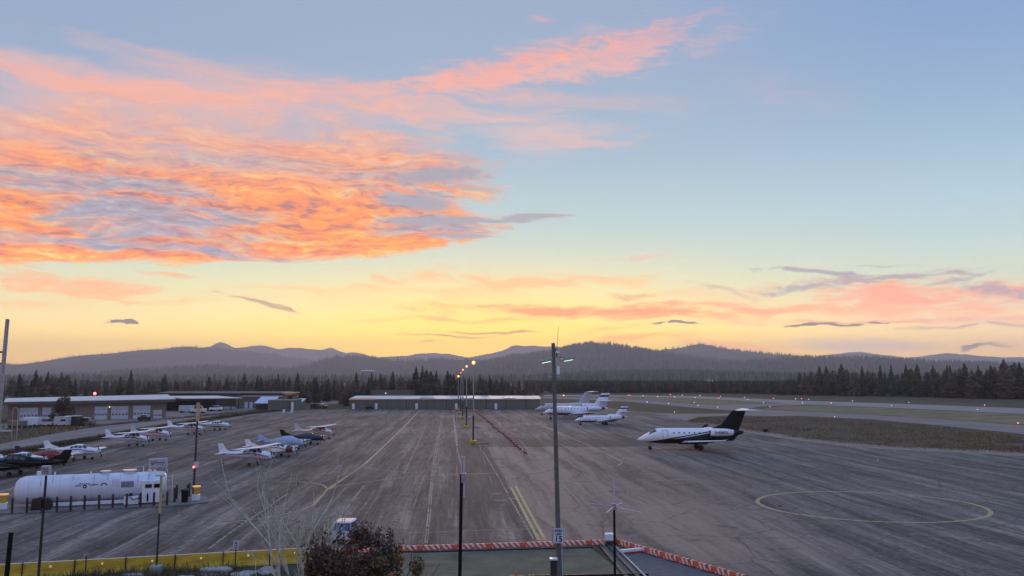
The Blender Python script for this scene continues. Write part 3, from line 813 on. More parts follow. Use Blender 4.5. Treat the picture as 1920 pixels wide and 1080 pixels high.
# ------------------------------------------------------------------ conifers
def conifer_arrays(h, r, seed, levels=34, per=8, ragged=.35, base=.10, lean=0.0):
    rg = np.random.default_rng(seed)
    vs = []; fs = []; mi = []
    side = rg.uniform(0, 6.28)
    for k in range(levels):
        t = (k + rg.uniform(-.3, .3)) / levels; t = min(max(t, 0), .985)
        z = h * (base + (1 - base) * t)
        rad = r * ((1 - t) ** .72 * .95 + .03) * (1 - max(0, .16 - t) * 2.2)
        m = max(4, int(per * (1 - t * .45)))
        a0 = rg.uniform(0, 6.28)
        for j in range(m):
            a = a0 + j * 6.2832 / m + rg.uniform(-.3, .3)
            q = rad * rg.uniform(1 - ragged, 1.12) * (1 + .16 * math.cos(a - side + t * 5))
            if rg.random() < .07: q *= .35
            dz = rg.uniform(-.10, .04) * h * .3 * (1 - t) - .02 * h
            up = h * rg.uniform(.018, .045)
            wd = q * rg.uniform(.30, .55) + .12
            ca, sa = math.cos(a), math.sin(a)
            c0 = len(vs)
            # a drooping spray: base, two shoulders, tip, and a hanging lower point
            vs += [(ca * q * .06, sa * q * .06, z + up),
                   (ca * q * .55 - sa * wd * .5, sa * q * .55 + ca * wd * .5, z + dz * .4 + up * rg.uniform(-.6, .6)),
                   (ca * q, sa * q, z + dz + up * rg.uniform(-.4, .9)),
                   (ca * q * .60 + sa * wd * .5, sa * q * .60 - ca * wd * .5, z + dz * .4 - up * rg.uniform(0, 1)),
                   (ca * q * .45, sa * q * .45, z + dz - up * rg.uniform(.8, 1.8))]
            fs += [(c0, c0 + 1, c0 + 2), (c0, c0 + 2, c0 + 3), (c0 + 1, c0 + 4, c0 + 2), (c0 + 3, c0 + 2, c0 + 4)]
            g_ = int(rg.random() < .42)
            mi += [g_, g_, 0, 0]
    vs += [(0.05, 0, h * .93), (-.12 * r, .05, h * .93), (0, 0, h * 1.02), (0, .12 * r, h * .93)]
    c0 = len(vs) - 4
    fs += [(c0, c0 + 1, c0 + 2), (c0 + 1, c0 + 3, c0 + 2), (c0 + 3, c0, c0 + 2)]; mi += [0, 0, 0]
    return np.array(vs, dtype=float), np.array(fs), np.array(mi)

CROWNS = []
shapes = [(16, 3.9, 34, 9, .35, .06, 'needle', 'needle2'), (18, 3.9, 40, 9, .40, .06, 'needle', 'needle2'), (13, 4.3, 28, 10, .40, .08, 'needle2', 'needle3'),
          (15, 3.6, 36, 8, .55, .10, 'needle', 'needle3'), (11, 4.6, 22, 11, .50, .06, 'needle3', 'needle2'), (17, 5.4, 34, 11, .55, .10, 'needle2', 'needle'), (12, 5.2, 20, 12, .60, .08, 'needle3', 'needle')]
for i, (h, r, lv, pr, rag, bs, m1, m2) in enumerate(shapes):
    a, b, c = conifer_arrays(h, r, 50 + i, lv, pr, rag, bs)
    cm = np_mesh('crown', a, b, [M[m1], M[m2]], c)
    tb = MB().tube([(0, 0, -.3), (0, 0, h * .3), (0.05, 0, h * .95)], [.28, .2, .03], 6)
    tmesh = tb.build('trunk', M['bark']); td = tmesh.data; bpy.data.objects.remove(tmesh)
    CROWNS.append((h, cm, td))
NC = [0]
def conifer(x, y, h, label, group=None, k=None):
    k = random.randrange(len(CROWNS)) if k is None else k
    H, cm, td = CROWNS[k]
    s = h / H
    o = thing('conifer', label, 'tree', (x, y, 0), random.uniform(0, 6.28), group)
    sx = s * random.uniform(.85, 1.45); o.scale = (sx, sx, s)
    for nm, d in (('crown', cm), ('trunk', td)):
        c = bpy.data.objects.new(nm, d); COL.objects.link(c); c.parent = o
    o.rotation_euler = (random.gauss(0, .022), random.gauss(0, .022), random.uniform(0, 6.28))
    NC[0] += 1
    return o
random.seed(4)
# skyline of the left wood, traced roughly: (px, top py)
def topline(pts, px): return float(np.interp(px, [p[0] for p in pts], [p[1] for p in pts]))
left_top = [(-60, 697), (0, 697), (60, 700), (120, 700), (240, 702), (300, 706), (360, 708), (400, 706), (450, 702), (520, 704), (600, 705), (700, 702), (760, 702), (800, 696), (860, 702), (900, 706), (940, 712), (985, 716)]
tall = {68: 693, 90: 697, 118: 697, 245: 694, 311: 702, 392: 706, 425: 709, 457: 699, 484: 703, 522: 702, 560: 698, 594: 707, 670: 697, 696: 699, 715: 701, 737: 696, 780: 688, 792: 687, 818: 694, 842: 695, 868: 704, 900: 702, 920: 703, 940: 706, 975: 712, 985: 718}
grp = 'trees of the wood behind the hangars'
for px, py in tall.items():
    Y = random.uniform(395, 430)
    p = P(px, py, Y)
    lab = 'tall dark conifer rising above the wood behind the hangars'
    if px == 392: lab = 'bushy dark conifer standing alone in front of the wood, above the long dark hangar roof'
    if px == 560: lab = 'pointed conifer straight above the building with the orange lit gable'
    if px in (780, 792): lab = 'tallest conifers clump above the middle of the long central hangar'
    conifer(p.x, Y, p.z, lab, grp, k=(0 if px == 392 else 1))
n = 0
while n < 132:
    px = random.uniform(-60, 990)
    Y = random.uniform(372 if px < 640 else 350, 470)
    top_ = topline(left_top, px) + random.triangular(0, 26, 6) + (6 if px > 930 else 0)
    p = P(px, top_, Y)
    conifer(p.x, Y, max(5, p.z), 'mid height brownish green conifer in the wood behind the hangars', grp)
    n += 1
for i in range(26):
    px = random.uniform(770, 985); Y = random.uniform(345, 400); p = P(px, topline(left_top, px) + random.uniform(-4, 12), Y)
    conifer(p.x, Y, max(6, p.z), 'thick conifer in the dense clump behind the right half of the central hangar', grp, k=random.choice((1, 5, 0)))
right_top = [(1440, 710), (1470, 700), (1500, 694), (1530, 688), (1560, 685), (1600, 686), (1700, 686), (1760, 686), (1800, 684), (1860, 684), (1886, 674), (1920, 680), (2000, 680)]
def right_edge(px): return float(np.interp(px, [1360, 1500, 1700, 1920, 2000], [739.5, 741.5, 744.5, 749, 751]))
grp2 = 'trees of the wood beyond the runway'
for px in (1537, 1550, 1580, 1618, 1653, 1672, 1700, 1722, 1753, 1776, 1784, 1814, 1837, 1860, 1885, 1915):
    q = G(px, right_edge(px) - 0.8); p = P(px, topline(right_top, px) - (2 if px != 1885 else 1) + random.uniform(-2, 3), q.y)
    conifer(q.x, q.y, p.z, 'tallest conifer of the wood beyond the runway, near the right end' if px == 1885 else 'tall dark conifer with a pointed top in the wood beyond the runway', grp2, k=1 if px != 1885 else 5)
n = 0
while n < 94:
    px = random.uniform(1440, 1990)
    q = G(px, right_edge(px) - random.uniform(.1, 3.2))
    p = P(px, topline(right_top, px) + random.triangular(1, 34, 8), q.y)
    conifer(q.x, q.y, max(6, p.z), 'dark conifer filling the front of the wood beyond the runway', grp2)
    n += 1

# the woods behind the countable trees, one mass
def wood_mass(spots, name, label):
    base = [conifer_arrays(16, 2.9, 90 + i, 15, 7, .45, .08) for i in range(4)]
    VS = []; FS = []; MI = []; o0 = 0
    for (x, y, h) in spots:
        a, b, c = base[random.randrange(4)]
        s = h / 16; an = random.uniform(0, 6.28); ca, sa = math.cos(an), math.sin(an); sx = s * random.uniform(1.1, 1.7)
        v = np.empty_like(a)
        v[:, 0] = (a[:, 0] * ca - a[:, 1] * sa) * sx + x; v[:, 1] = (a[:, 0] * sa + a[:, 1] * ca) * sx + y; v[:, 2] = a[:, 2] * s
        VS.append(v); FS.append(b + o0); MI.append((c + random.randrange(2))); o0 += len(a)
    me = np_mesh(name, np.concatenate(VS), np.concatenate(FS), [M['needle'], M['needle2'], M['needle3']], np.concatenate(MI))
    o = bpy.data.objects.new(name, me); COL.objects.link(o); tag(o, label, None, None, 'stuff')
sp = []
for i in range(620):
    px = random.uniform(-120, 1010); Y = random.uniform(450, 800)
    p = P(px, topline(left_top, px) + random.uniform(9, 26) + (4 if px > 940 else 0), Y); sp.append((p.x, Y, min(24, max(9, p.z))))
for i in range(420):
    px = random.uniform(1460, 2100); q = G(px, right_edge(px) - random.uniform(2, 9))
    p = P(px, topline(right_top, px) + random.uniform(8, 26), q.y); sp.append((q.x, q.y, min(30, max(8, p.z))))
mid_top = [(990, 722), (1100, 722), (1250, 720), (1350, 722), (1440, 716), (1500, 706)]
for i in range(1000):
    px = random.uniform(985, 1520); q = G(px, 737.2 + max(0, (px - 1300) * .012) - abs(random.gauss(0, 2.6)) - 0.2)
    if q.y > 1500 or q.y < 0: q.y = random.uniform(900, 1500); q.x = (px - 960) / F * q.y
    p = P(px, topline(mid_top, px) + random.uniform(0, 12), q.y); sp.append((q.x, q.y, min(24, max(9, p.z))))
wood_mass(sp, 'forest', 'dense conifer forest filling the ground behind the front trees')

# ------------------------------------------------------------------ buildings
def wall_box(mb, a, b, depth, z0, z1, mi=0):
    """box whose front face runs a -> b on the ground, going back by depth"""
    a = Vector((a[0], a[1], 0)); b = Vector((b[0], b[1], 0)); d = (b - a).normalized(); nrm = Vector((-d.y, d.x, 0))
    if nrm.y < 0: nrm = -nrm
    q = [a, b, b + nrm * depth, a + nrm * depth]
    if (q[1] - q[0]).cross(q[2] - q[1]).z < 0: q = q[::-1]
    mb.prism([(p.x, p.y) for p in q], z0, z1, mi)
def frame_of(a, b):
    a = Vector((a[0], a[1], 0)); b = Vector((b[0], b[1], 0)); d = (b - a)
    return a, d.length, math.atan2(d.y, d.x)

# long beige hangar at left, local x along its front, local y to its back
A0, B0 = G(14, 790), G(311, 784)
o_, Ln, ang = frame_of((A0.x, A0.y), (B0.x, B0.y))
H1 = thing('long_hangar', 'long beige hangar with pale sloping roof and white sectional doors, behind the parked trailers', 'hangar', o_, ang)
DP = 15.0
def fx(px): # local x of a photo column on the front wall
    lo, hi = 0.0, Ln
    for _ in range(40):
        m_ = (lo + hi) / 2; w_ = o_ + Vector((math.cos(ang), math.sin(ang), 0)) * m_
        u_ = 960 + F * w_.x / (w_.y * math.cos(PITCH) + (4 - CAM_H) * math.sin(PITCH))
        if u_ < px: lo = m_
        else: hi = m_
    return (lo + hi) / 2
wb_ = MB(); wb_.add([(0, 0, 0), (Ln, 0, 0), (Ln, DP, 0), (0, DP, 0), (0, 0, 4.75), (Ln, 0, 4.95), (Ln, DP, 5.85), (0, DP, 5.2)], [(0, 1, 5, 4), (1, 2, 6, 5), (2, 3, 7, 6), (3, 0, 4, 7), (4, 5, 6, 7)])
wb_.build('wall', M['wallbeige'], H1)
rb = MB(); ex = 1.6
rb.add([(-1, -ex, 4.92), (Ln + 2.2, -ex, 5.2), (Ln + 2.2, DP + .5, 6.15), (-1, DP + .5, 5.5), (-1, -ex, 5.05), (Ln + 2.2, -ex, 5.33), (Ln + 2.2, DP + .5, 6.28), (-1, DP + .5, 5.63)],
       [(3, 2, 1, 0), (4, 5, 6, 7), (0, 1, 5, 4), (1, 2, 6, 5), (2, 3, 7, 6), (3, 0, 4, 7)])
rf = rb.build('roof', M['roofwhite'], H1)
fb = MB(); fb.add([(-1, -ex + .05, 4.2), (Ln + 2.1, -ex + .05, 4.45), (Ln + 2.1, -ex + .05, 5.19), (-1, -ex + .05, 4.91), (-1, -ex + .2, 4.2), (Ln + 2.1, -ex + .2, 4.45), (Ln + 2.1, -ex + .2, 5.19), (-1, -ex + .2, 4.91)],
               [(0, 1, 2, 3), (7, 6, 5, 4), (0, 4, 5, 1), (3, 2, 6, 7), (0, 3, 7, 4), (1, 5, 6, 2)])
fb.build('fascia', M['fascia'], H1)
for a, b, top_ in ((37, 72, 3.4), (80, 96, 3.4), (178, 202, 3.45), (209, 241, 3.5), (250, 282, 3.55), (288, 304, 2.3)):
    xa, xb = fx(a), fx(b)
    d_ = MB().box(((xa + xb) / 2, -.06, top_ / 2), (xb - xa, .1, top_)).build('sectional_door', M['door'], H1)
    k = 5
    for i in range(k):
        MB().box((xa + (xb - xa) * (i + .5) / k, -.13, top_ * .38), ((xb - xa) / k * .55, .04, .32)).build('pane', M['glass'], d_)
    gm = MB()
    for i in range(1, 4): gm.box(((xa + xb) / 2, -.125, top_ * i / 4 + (.14 if i == 1 else 0)), (xb - xa - .1, .02, .05))
    gm.build('panel_seam', M['wallgrey'], d_)
MB().box((Ln + .05, 4.0, 1.05), (.1, 1.0, 2.1)).build('side_door', M['white'], H1)
MB().box((Ln + .05, 9.5, 1.05), (.1, 1.0, 2.1)).build('side_door', M['white'], H1)
lt = MB().box((fx(205.5), -.2, 3.3), (.3, .2, .25)).build('wall_lamp', M['lamp_green'], H1)

# open sided aircraft shelter
A1, B1 = G(342, 772), G(448, 768)
o1, L1, an1 = frame_of((A1.x, A1.y), (B1.x, B1.y))
H2 = thing('aircraft_shelter', 'open sided aircraft shelter with thin pale roof on posts, right of the long beige hangar', 'shelter', o1, an1)
MB().add([(-.5, -1, 4.2), (L1 + .5, -1, 3.9), (L1 + .5, 13, 4.5), (-.5, 13, 4.8), (-.5, -1, 4.4), (L1 + .5, -1, 4.1), (L1 + .5, 13, 4.7), (-.5, 13, 5.0)],
         [(3, 2, 1, 0), (4, 5, 6, 7), (0, 1, 5, 4), (1, 2, 6, 5), (2, 3, 7, 6), (3, 0, 4, 7)]).build('roof', M['roofwhite'], H2)
for i in range(8):
    for yv in (0, 12):
        MB().box((.3 + i * (L1 - .6) / 7, yv, 2.0), (.22, .22, 4.0)).build('post', M['darksteel'], H2)
MB().box((L1 / 2, 12.3, 1.6), (L1 - 1, .15, 3.2)).build('back_wall', M['walldark'], H2)

def simple_building(name, label, cat, a, b, depth, h, wallm, roofm, over=.5, rise=.4, base=0.0):
    """box building; the roof is a thin single slope rising to the back"""
    o0, L0, an0 = frame_of((a.x, a.y), (b.x, b.y))
    t = thing(name, label, cat, o0, an0)
    MB().add([(0, 0, base), (L0, 0, base), (L0, depth, base), (0, depth, base), (0, 0, h), (L0, 0, h), (L0, depth, h + rise), (0, depth, h + rise)],
             [(0, 1, 5, 4), (1, 2, 6, 5), (2, 3, 7, 6), (3, 0, 4, 7), (4, 5, 6, 7)]).build('wall', wallm, t)
    e_ = over
    MB().add([(-e_, -e_, h + .02), (L0 + e_, -e_, h + .02), (L0 + e_, depth + e_, h + rise + .03), (-e_, depth + e_, h + rise + .03),
              (-e_, -e_, h + .24), (L0 + e_, -e_, h + .24), (L0 + e_, depth + e_, h + rise + .26), (-e_, depth + e_, h + rise + .26)],
             [(3, 2, 1, 0), (4, 5, 6, 7), (0, 1, 5, 4), (1, 2, 6, 5), (2, 3, 7, 6), (3, 0, 4, 7)]).build('roof', roofm, t)
    return t, L0
def col(px, Y): return Vector(((px - 960) / F * Y * 1.0, Y, 0))

B3, L3 = simple_building('long_shed', 'very long low dark flat roofed shed behind the shelter, before the wood', 'shed', col(296, 352), col(534, 352), 16, 4.85, M['walldark'], M['roofdark'], .4, .5)
B3b, L3b = simple_building('metal_shed', 'blue grey metal shed with two white doors, left of the blue roofed house', 'shed', col(446, 330), col(528, 330), 10, 3.9, M['wallgrey'], M['roofdark'], .3, .3)
for px in (465.5, 474.5):
    MB().box(((px - 446) / 82 * L3b, -.06, 1.15), (1.1, .1, 2.3)).build('door', M['door'], B3b)
B4, L4 = simple_building('blue_roofed_house', 'small dark house with sloping pale blue roof, left of the plain grey shed', 'house', col(484, 312), col(512, 312), 8, 2.2, M['walldark'], M['roofblue'], .6, 2.0)
MB().box((L4 * .72, -.06, 1.35), (.8, .1, .7)).build('window', M['glass'], B4)
B5, L5 = simple_building('grey_shed', 'plain grey flat roofed shed with a tall white door at its right end', 'shed', col(506, 306), col(557, 306), 9, 3.3, M['wallgrey'], M['wallgrey'], .1, .15)
MB().box((L5 - 1.0, -.06, 1.5), (.8, .1, 2.9)).build('door', M['white'], B5)
MB().box((L5 - 1.9, -.06, 1.5), (.25, .1, 2.9)).build('downpipe', M['darksteel'], B5)
B6, L6 = simple_building('annex', 'small dark annex with pale blue roof, right of the plain grey shed', 'annex', col(557.5, 318), col(569, 318), 6, 2.4, M['tan'], M['roofblue'], .1, 1.1)
# gabled loft, orange light put into its roof colour
o7 = col(545, 322); t7 = thing('gabled_loft', 'small gabled tower room with orange lit front above the grey shed', 'building', (o7.x, o7.y, 0))
mb = MB(); mb.prism([(-2.2, 0), (2.2, 0), (2.2, 5), (-2.2, 5)], 0, 5.2); mb.build('wall', M['tan'], t7)
mb = MB(); mb.add([(-2.6, -.5, 5.6), (0, -.5, 4.95), (2.6, -.5, 5.6), (2.6, 5.3, 5.7), (0, 5.3, 5.05), (-2.6, 5.3, 5.7), (-2.6, -.5, 5.85), (2.6, -.5, 5.85), (2.6, 5.3, 5.95), (-2.6, 5.3, 5.95)],
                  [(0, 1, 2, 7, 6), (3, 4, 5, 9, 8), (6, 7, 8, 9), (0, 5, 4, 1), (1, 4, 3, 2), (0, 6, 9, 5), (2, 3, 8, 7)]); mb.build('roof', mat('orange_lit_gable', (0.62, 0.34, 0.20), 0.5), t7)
MB().box((.4, -.06, 4.1), (1.5, .1, 1.0)).build('window', M['glass'], t7)

# central hangar row
HY = G(660, 767.3).y
a, b = col(658, HY), col(1012, HY)
H5, LH = simple_building('hangar_row', 'long low white roofed hangar row across the far end of the apron', 'hangar', a, b, 14, 3.45, M['wallgrey'], M['roofwhite'], .25, .75)
hx = lambda px: (px - 658) / 354 * LH
for px in (665, 707.5, 782.5, 856.5, 930):
    MB().box((hx(px), -.07, 1.05), (.9, .1, 2.0)).build('door', M['white'], H5)
sm = MB()
for px in list(range(690, 1005, 37)): sm.box((hx(px), -.04, 1.7), (.22, .06, 3.35))
sm.build('wall_seam', M['walldark'], H5)
mb = MB(); mb.box((hx(681.5), -.38, 3.55), (hx(705) - hx(658) , .12, .55)); mb.build('end_fascia', mat('sunset_lit_fascia', (0.85, 0.52, 0.34), 0.4), H5)  # sunset light on the roof edge, put into a peach colour
mb = MB()
for px, w__ in ((876, 5), (955, 4.5), (800, 5.2)): mb.box((hx(px), 3.0, 4.0), (w__, 3, .12))
mb.build('skylight', M['white'], H5)
B8, L8 = simple_building('plain_hangar', 'plain grey building with flat roof standing behind the long central hangar row', 'building', col(698, 345), col(771, 345), 14, 6.1, M['wallgrey'], M['wallbeige'], .2, -.3)
MB().sphere((5.5, -.2, 5.2), .17).build('wall_lamp', M['lamp_white'], B8)
# houses in the far trees
for px, py, Y, w__, lab in ((1329, 719, 1200, 11, 'small pale roofed house among the trees at the foot of the right hill'), (684, 697.5, 2300, 16, 'tiny pale roofed house on the wooded slope above the central hangar'), (696, 697.5, 2300, 12, 'tiny pale roofed house, right one of the pair on the wooded slope'),
                         (1019, 740.5, 640, 9, 'low pale shed beyond the right end of the central hangar row')):
    p = P(px, py, Y)
    t = thing('far_house', lab, 'house', (p.x, Y, 0))
    z1 = p.z + (3.5 if Y > 1000 else 1.5); z0 = 0
    MB().prism([(-w__ / 2, 0), (w__ / 2, 0), (w__ / 2, 8), (-w__ / 2, 8)], z0, z1 - 1.2).build('wall', M['wallbeige'], t)
    MB().add([(-w__ / 2 - .6, -.6, z1 - 1.2), (w__ / 2 + .6, -.6, z1 - 1.2), (w__ / 2 + .6, 4, z1 + 1.2), (-w__ / 2 - .6, 4, z1 + 1.2), (w__ / 2 + .6, 8.6, z1 - 1.2), (-w__ / 2 - .6, 8.6, z1 - 1.2)],
             [(0, 1, 2, 3), (3, 2, 4, 5), (1, 4, 2), (0, 3, 5), (0, 5, 4, 1)]).build('roof', M['roofwhite'], t)

def text_mesh(name, cu):
    o = bpy.data.objects.new('tmp', cu); COL.objects.link(o)
    bpy.context.view_layer.update()
    me = bpy.data.meshes.new_from_object(o.evaluated_get(bpy.context.evaluated_depsgraph_get()))
    bpy.data.objects.remove(o)
    me.name = name
    r_ = bpy.data.objects.new(name, me); COL.objects.link(r_)
    return r_
# ------------------------------------------------------------------ aircraft
class Loft:
    """body of revolution-like sections (x, zc, half width, half height), nose towards +x"""
    def __init__(s, secs): s.s = sorted(secs, key=lambda q: q[0])
    def at(s, x):
        q = s.s
        if x <= q[0][0]: return q[0][1:]
        for a, b in zip(q, q[1:]):
            if x <= b[0]:
                t = (x - a[0]) / (b[0] - a[0])
                return tuple(a[i] + (b[i] - a[i]) * t for i in (1, 2, 3))
        return q[-1][1:]
    def pt(s, x, th, off=0.0):
        zc, hw, hh = s.at(x); c, n = math.cos(th), math.sin(th)
        return (x, (hw + off) * c, zc + (hh + off) * n)
    def mesh(s, mb, n=20, mi=0):
        q = s.s; vs = []; fs = []
        for x, zc, hw, hh in q:
            for k in range(n):
                t = 2 * math.pi * k / n
                vs.append((x, hw * math.cos(t), zc + hh * math.sin(t)))
        m = len(q)
        for i in range(m - 1):
            for k in range(n):
                a = i * n + k; b = i * n + (k + 1) % n
                fs.append((a, b, b + n, a + n))
        fs.append(tuple(range(n))[::-1]); fs.append(tuple(range((m - 1) * n, m * n)))
        mb.add(vs, fs, mi, True)
    def patch(s, mb, x0, x1, t0, t1, off=.012, mi=0, both=True, nx=3, nt_=3):
        for sg in ((1, -1) if both else (1,)):
            vs = []; fs = []
            for i in range(nx + 1):
                for j in range(nt_ + 1):
                    x = x0 + (x1 - x0) * i / nx; t = t0 + (t1 - t0) * j / nt_
                    p = s.pt(x, t, off); vs.append((p[0], p[1] * sg, p[2]))
            for i in range(nx):
                for j in range(nt_):
                    a = i * (nt_ + 1) + j
                    f = (a, a + nt_ + 1, a + nt_ + 2, a + 1)
                    fs.append(f if sg < 0 else f[::-1])
            mb.add(vs, fs, mi, True)

def wing(mb, root, tip, cr, ct, th=.12, mi=0, vertical=False, mirror=True):
    """tapered aerofoil from root leading edge to tip leading edge"""
    prof = [(0, 0), (.08, .5), (.35, .62), (.7, .32), (1, .02), (.7, -.20), (.35, -.38), (.08, -.3)]
    for sg in ((1, -1) if mirror else (1,)):
        vs = []
        for (lx, ly, lz), c in ((root, cr), (tip, ct)):
            for u_, v_ in prof:
                if vertical: vs.append((lx - u_ * c, ly + v_ * c * th, lz))
                else: vs.append((lx - u_ * c, ly * sg, lz + v_ * c * th))
        n = len(prof)
        fs = [(i, (i + 1) % n, (i + 1) % n + n, i + n) for i in range(n)]
        if sg > 0 and not vertical: fs = [f[::-1] for f in fs]
        mb.add(vs, fs, mi, False)
        mb.add(vs[:n], [tuple(range(n))], mi); mb.add(vs[n:], [tuple(range(n))[::-1]], mi)

def wheel(mb, c, r, w_, mi=0): mb.tube([(c[0], c[1] - w_ / 2, c[2]), (c[0], c[1] + w_ / 2, c[2])], r, 12, mi)

def gear(parent, x, y, ztop, r, twin=False, strut=None):
    mb = MB(); mb.tube([(x, y, ztop), (x, y, r)], r * .22, 6)
    g_ = mb.build('landing_gear', strut or M['steel'], parent)
    wm = MB()
    for dy in ((-.16, .16) if twin else (0,)): wheel(wm, (x, y + dy, r), r, r * .55)
    wm.build('wheel', M['rubber'], g_)

def light_plane(label, loc, heading, high=True, body='white', trim='blue', fin=None, wingm='white', nosem=None, canopy='glass', cover=False, group='small aircraft parked in rows', tail_drag=False, scale=1.0, twin=False):
    t = thing('light_aircraft', label, 'aircraft', loc, heading, group)
    t.scale = (scale,) * 3
    if high:
        Lf = Loft([(2.25, 1.22, .30, .30), (2.1, 1.24, .40, .40), (1.2, 1.30, .50, .50), (.75, 1.38, .55, .58), (.2, 1.55, .56, .74), (-.6, 1.57, .56, .75), (-1.6, 1.48, .48, .62), (-2.6, 1.38, .34, .40), (-4.4, 1.40, .16, .22), (-5.5, 1.46, .05, .14)])
    else:
        Lf = Loft([(2.5, 1.12, .26, .26), (2.3, 1.12, .38, .38), (1.3, 1.16, .50, .48), (.9, 1.20, .54, .50), (.2, 1.35, .56, .68), (-.6, 1.38, .56, .68), (-1.5, 1.30, .48, .54), (-2.6, 1.22, .32, .36), (-4.4, 1.26, .15, .20), (-5.3, 1.32, .05, .12)])
    mb = MB(); Lf.mesh(mb); fu = mb.build('fuselage', M[body], t)
    st = MB()
    Lf.patch(st, -4.6, 2.0, R(-8) if high else R(-4), R(6), .012, nx=14)
    if not cover: st.build('stripe', M[trim], fu)
    if nosem:
        nm = MB(); Lf.patch(nm, 1.2, 2.2, R(-90), R(90), .015, nx=4, nt_=8); nm.build('cowling', M[nosem], fu)
    wn = MB()
    if not cover:
        if high:
            Lf.patch(wn, .35, .95, R(28), R(86), .014, nx=3, nt_=5)
            for a_, b_ in ((-.3, .28), (-1.05, -.4), (-1.7, -1.15)): Lf.patch(wn, a_, b_, R(12), R(42), .014)
        else:
            Lf.patch(wn, .3, .85, R(30), R(88), .014, nx=3, nt_=5)
            for a_, b_ in ((-.25, .24), (-.85, -.33), (-1.45, -.95)): Lf.patch(wn, a_, b_, R(18), R(50), .014)
        wn.build('window', M[canopy], fu)
    else:
        cb = MB(); Lf2 = Loft([(1.9, 1.25, .45, .45), (1.0, 1.35, .62, .60), (.2, 1.50, .70, .78), (-1.0, 1.46, .66, .74), (-2.6, 1.28, .42, .46), (-3.4, 1.22, .3, .34)])
        Lf2.mesh(cb, 18); cb.build('canvas_cover', M['paleblue'], t)
    for sg in (1, -1):
        wm = MB()
        if high:
            wing(wm, (.65, .0, 2.26), (.45, 5.4 * sg, 2.42), 1.62, 1.15, .13, mirror=False)
        else:
            wing(wm, (.55, .35 * sg, .82), (.25, 5.2 * sg, 1.22), 1.75, 1.15, .12, mirror=False)
        wo_ = wm.build('wing', M[wingm], t)
        if high:
            MB().tube([(.1, .52 * sg, 1.02), (.15, 2.7 * sg, 2.30)], .045, 6).build('wing_strut', M[body], t)
        else:
            pass
        if twin:
            nb = MB(); Ln_ = Loft([(1.6, 1.0, .2, .2), (1.4, 1.0, .34, .36), (.2, 1.0, .36, .40), (-1.6, .95, .12, .14)]); Ln_.mesh(nb, 14)
            nb.build('engine_nacelle', M[body], t, (0, 1.9 * sg, 0))
            pm_ = MB(); pm_.box((1.62, 1.9 * sg, 1.0), (.05, .12, 1.7)); pm_.build('propeller', M['black'], t)
    fm = MB(); wing(fm, (-4.05, 0, 1.5), (-4.95, 0, 2.75 if high else 2.45), 1.35, .72, .09, vertical=True, mirror=False)
    wing(fm, (-3.2, 0, 1.5), (-4.3, 0, 1.95), 1.2, .5, .05, vertical=True, mirror=False)
    fm.build('fin', M[fin or body], t)
    hm = MB(); wing(hm, (-4.35, 0, 1.5), (-4.6, 1.75, 1.5), 1.05, .68, .08); hm.build('tailplane', M[body], t)
    if not twin:
        pr = MB(); xx = 2.30 if high else 2.55; zc = 1.22 if high else 1.12
        pr.box((xx, 0, zc), (.05, .14, 1.75), M=Matrix.Translation((0, 0, zc)) @ Matrix.Rotation(R(35), 4, 'X') @ Matrix.Translation((0, 0, -zc)))
        pr.build('propeller', M['black'], t)
        MB().tube([(xx - .05, 0, zc), (xx + .12, 0, zc), (xx + .28, 0, zc)], [.16, .12, .02], 10).build('spinner', M['alu'], t)
    for sg in (1, -1): gear(t, -.35, 1.15 * sg, .95 if high else .8, .22)
    if tail_drag: gear(t, -4.9, 0, 1.3, .13)
    else: gear(t, 1.5, 0, .9, .19)
    return t

def livery_dark(nt, x, y, z):
    # white above a line that climbs towards the engines, black below and over the tail cone, with a thin pale stripe
    line_ = x * -0.169 + 1.01
    below = (z - line_).smooth(0.03, -0.03)
    strip = (z - line_ + 0.30).smooth(-0.02, 0.02) * (z - line_ + 0.18).smooth(0.02, -0.02) * (x + 6.0).smooth(1.0, -1.0)
    below = below * (1.0 - strip * 0.85)
    aft = (x + 14.9).smooth(0.15, -0.15)
    return mixc(nt, below.m('MAXIMUM', aft), (0.76, 0.78, 0.83), (0.007, 0.007, 0.008))
def livery_band(nt, x, y, z):
    return mixc(nt, (z - 1.55).smooth(0.03, -0.03), (0.76, 0.78, 0.83), (0.02, 0.025, 0.05))
M['livery_dark'] = mat_masked('white_over_black_livery', livery_dark, 0.35, spec=0.3)
M['livery_band'] = mat_masked('white_over_navy_livery', livery_band, 0.28)

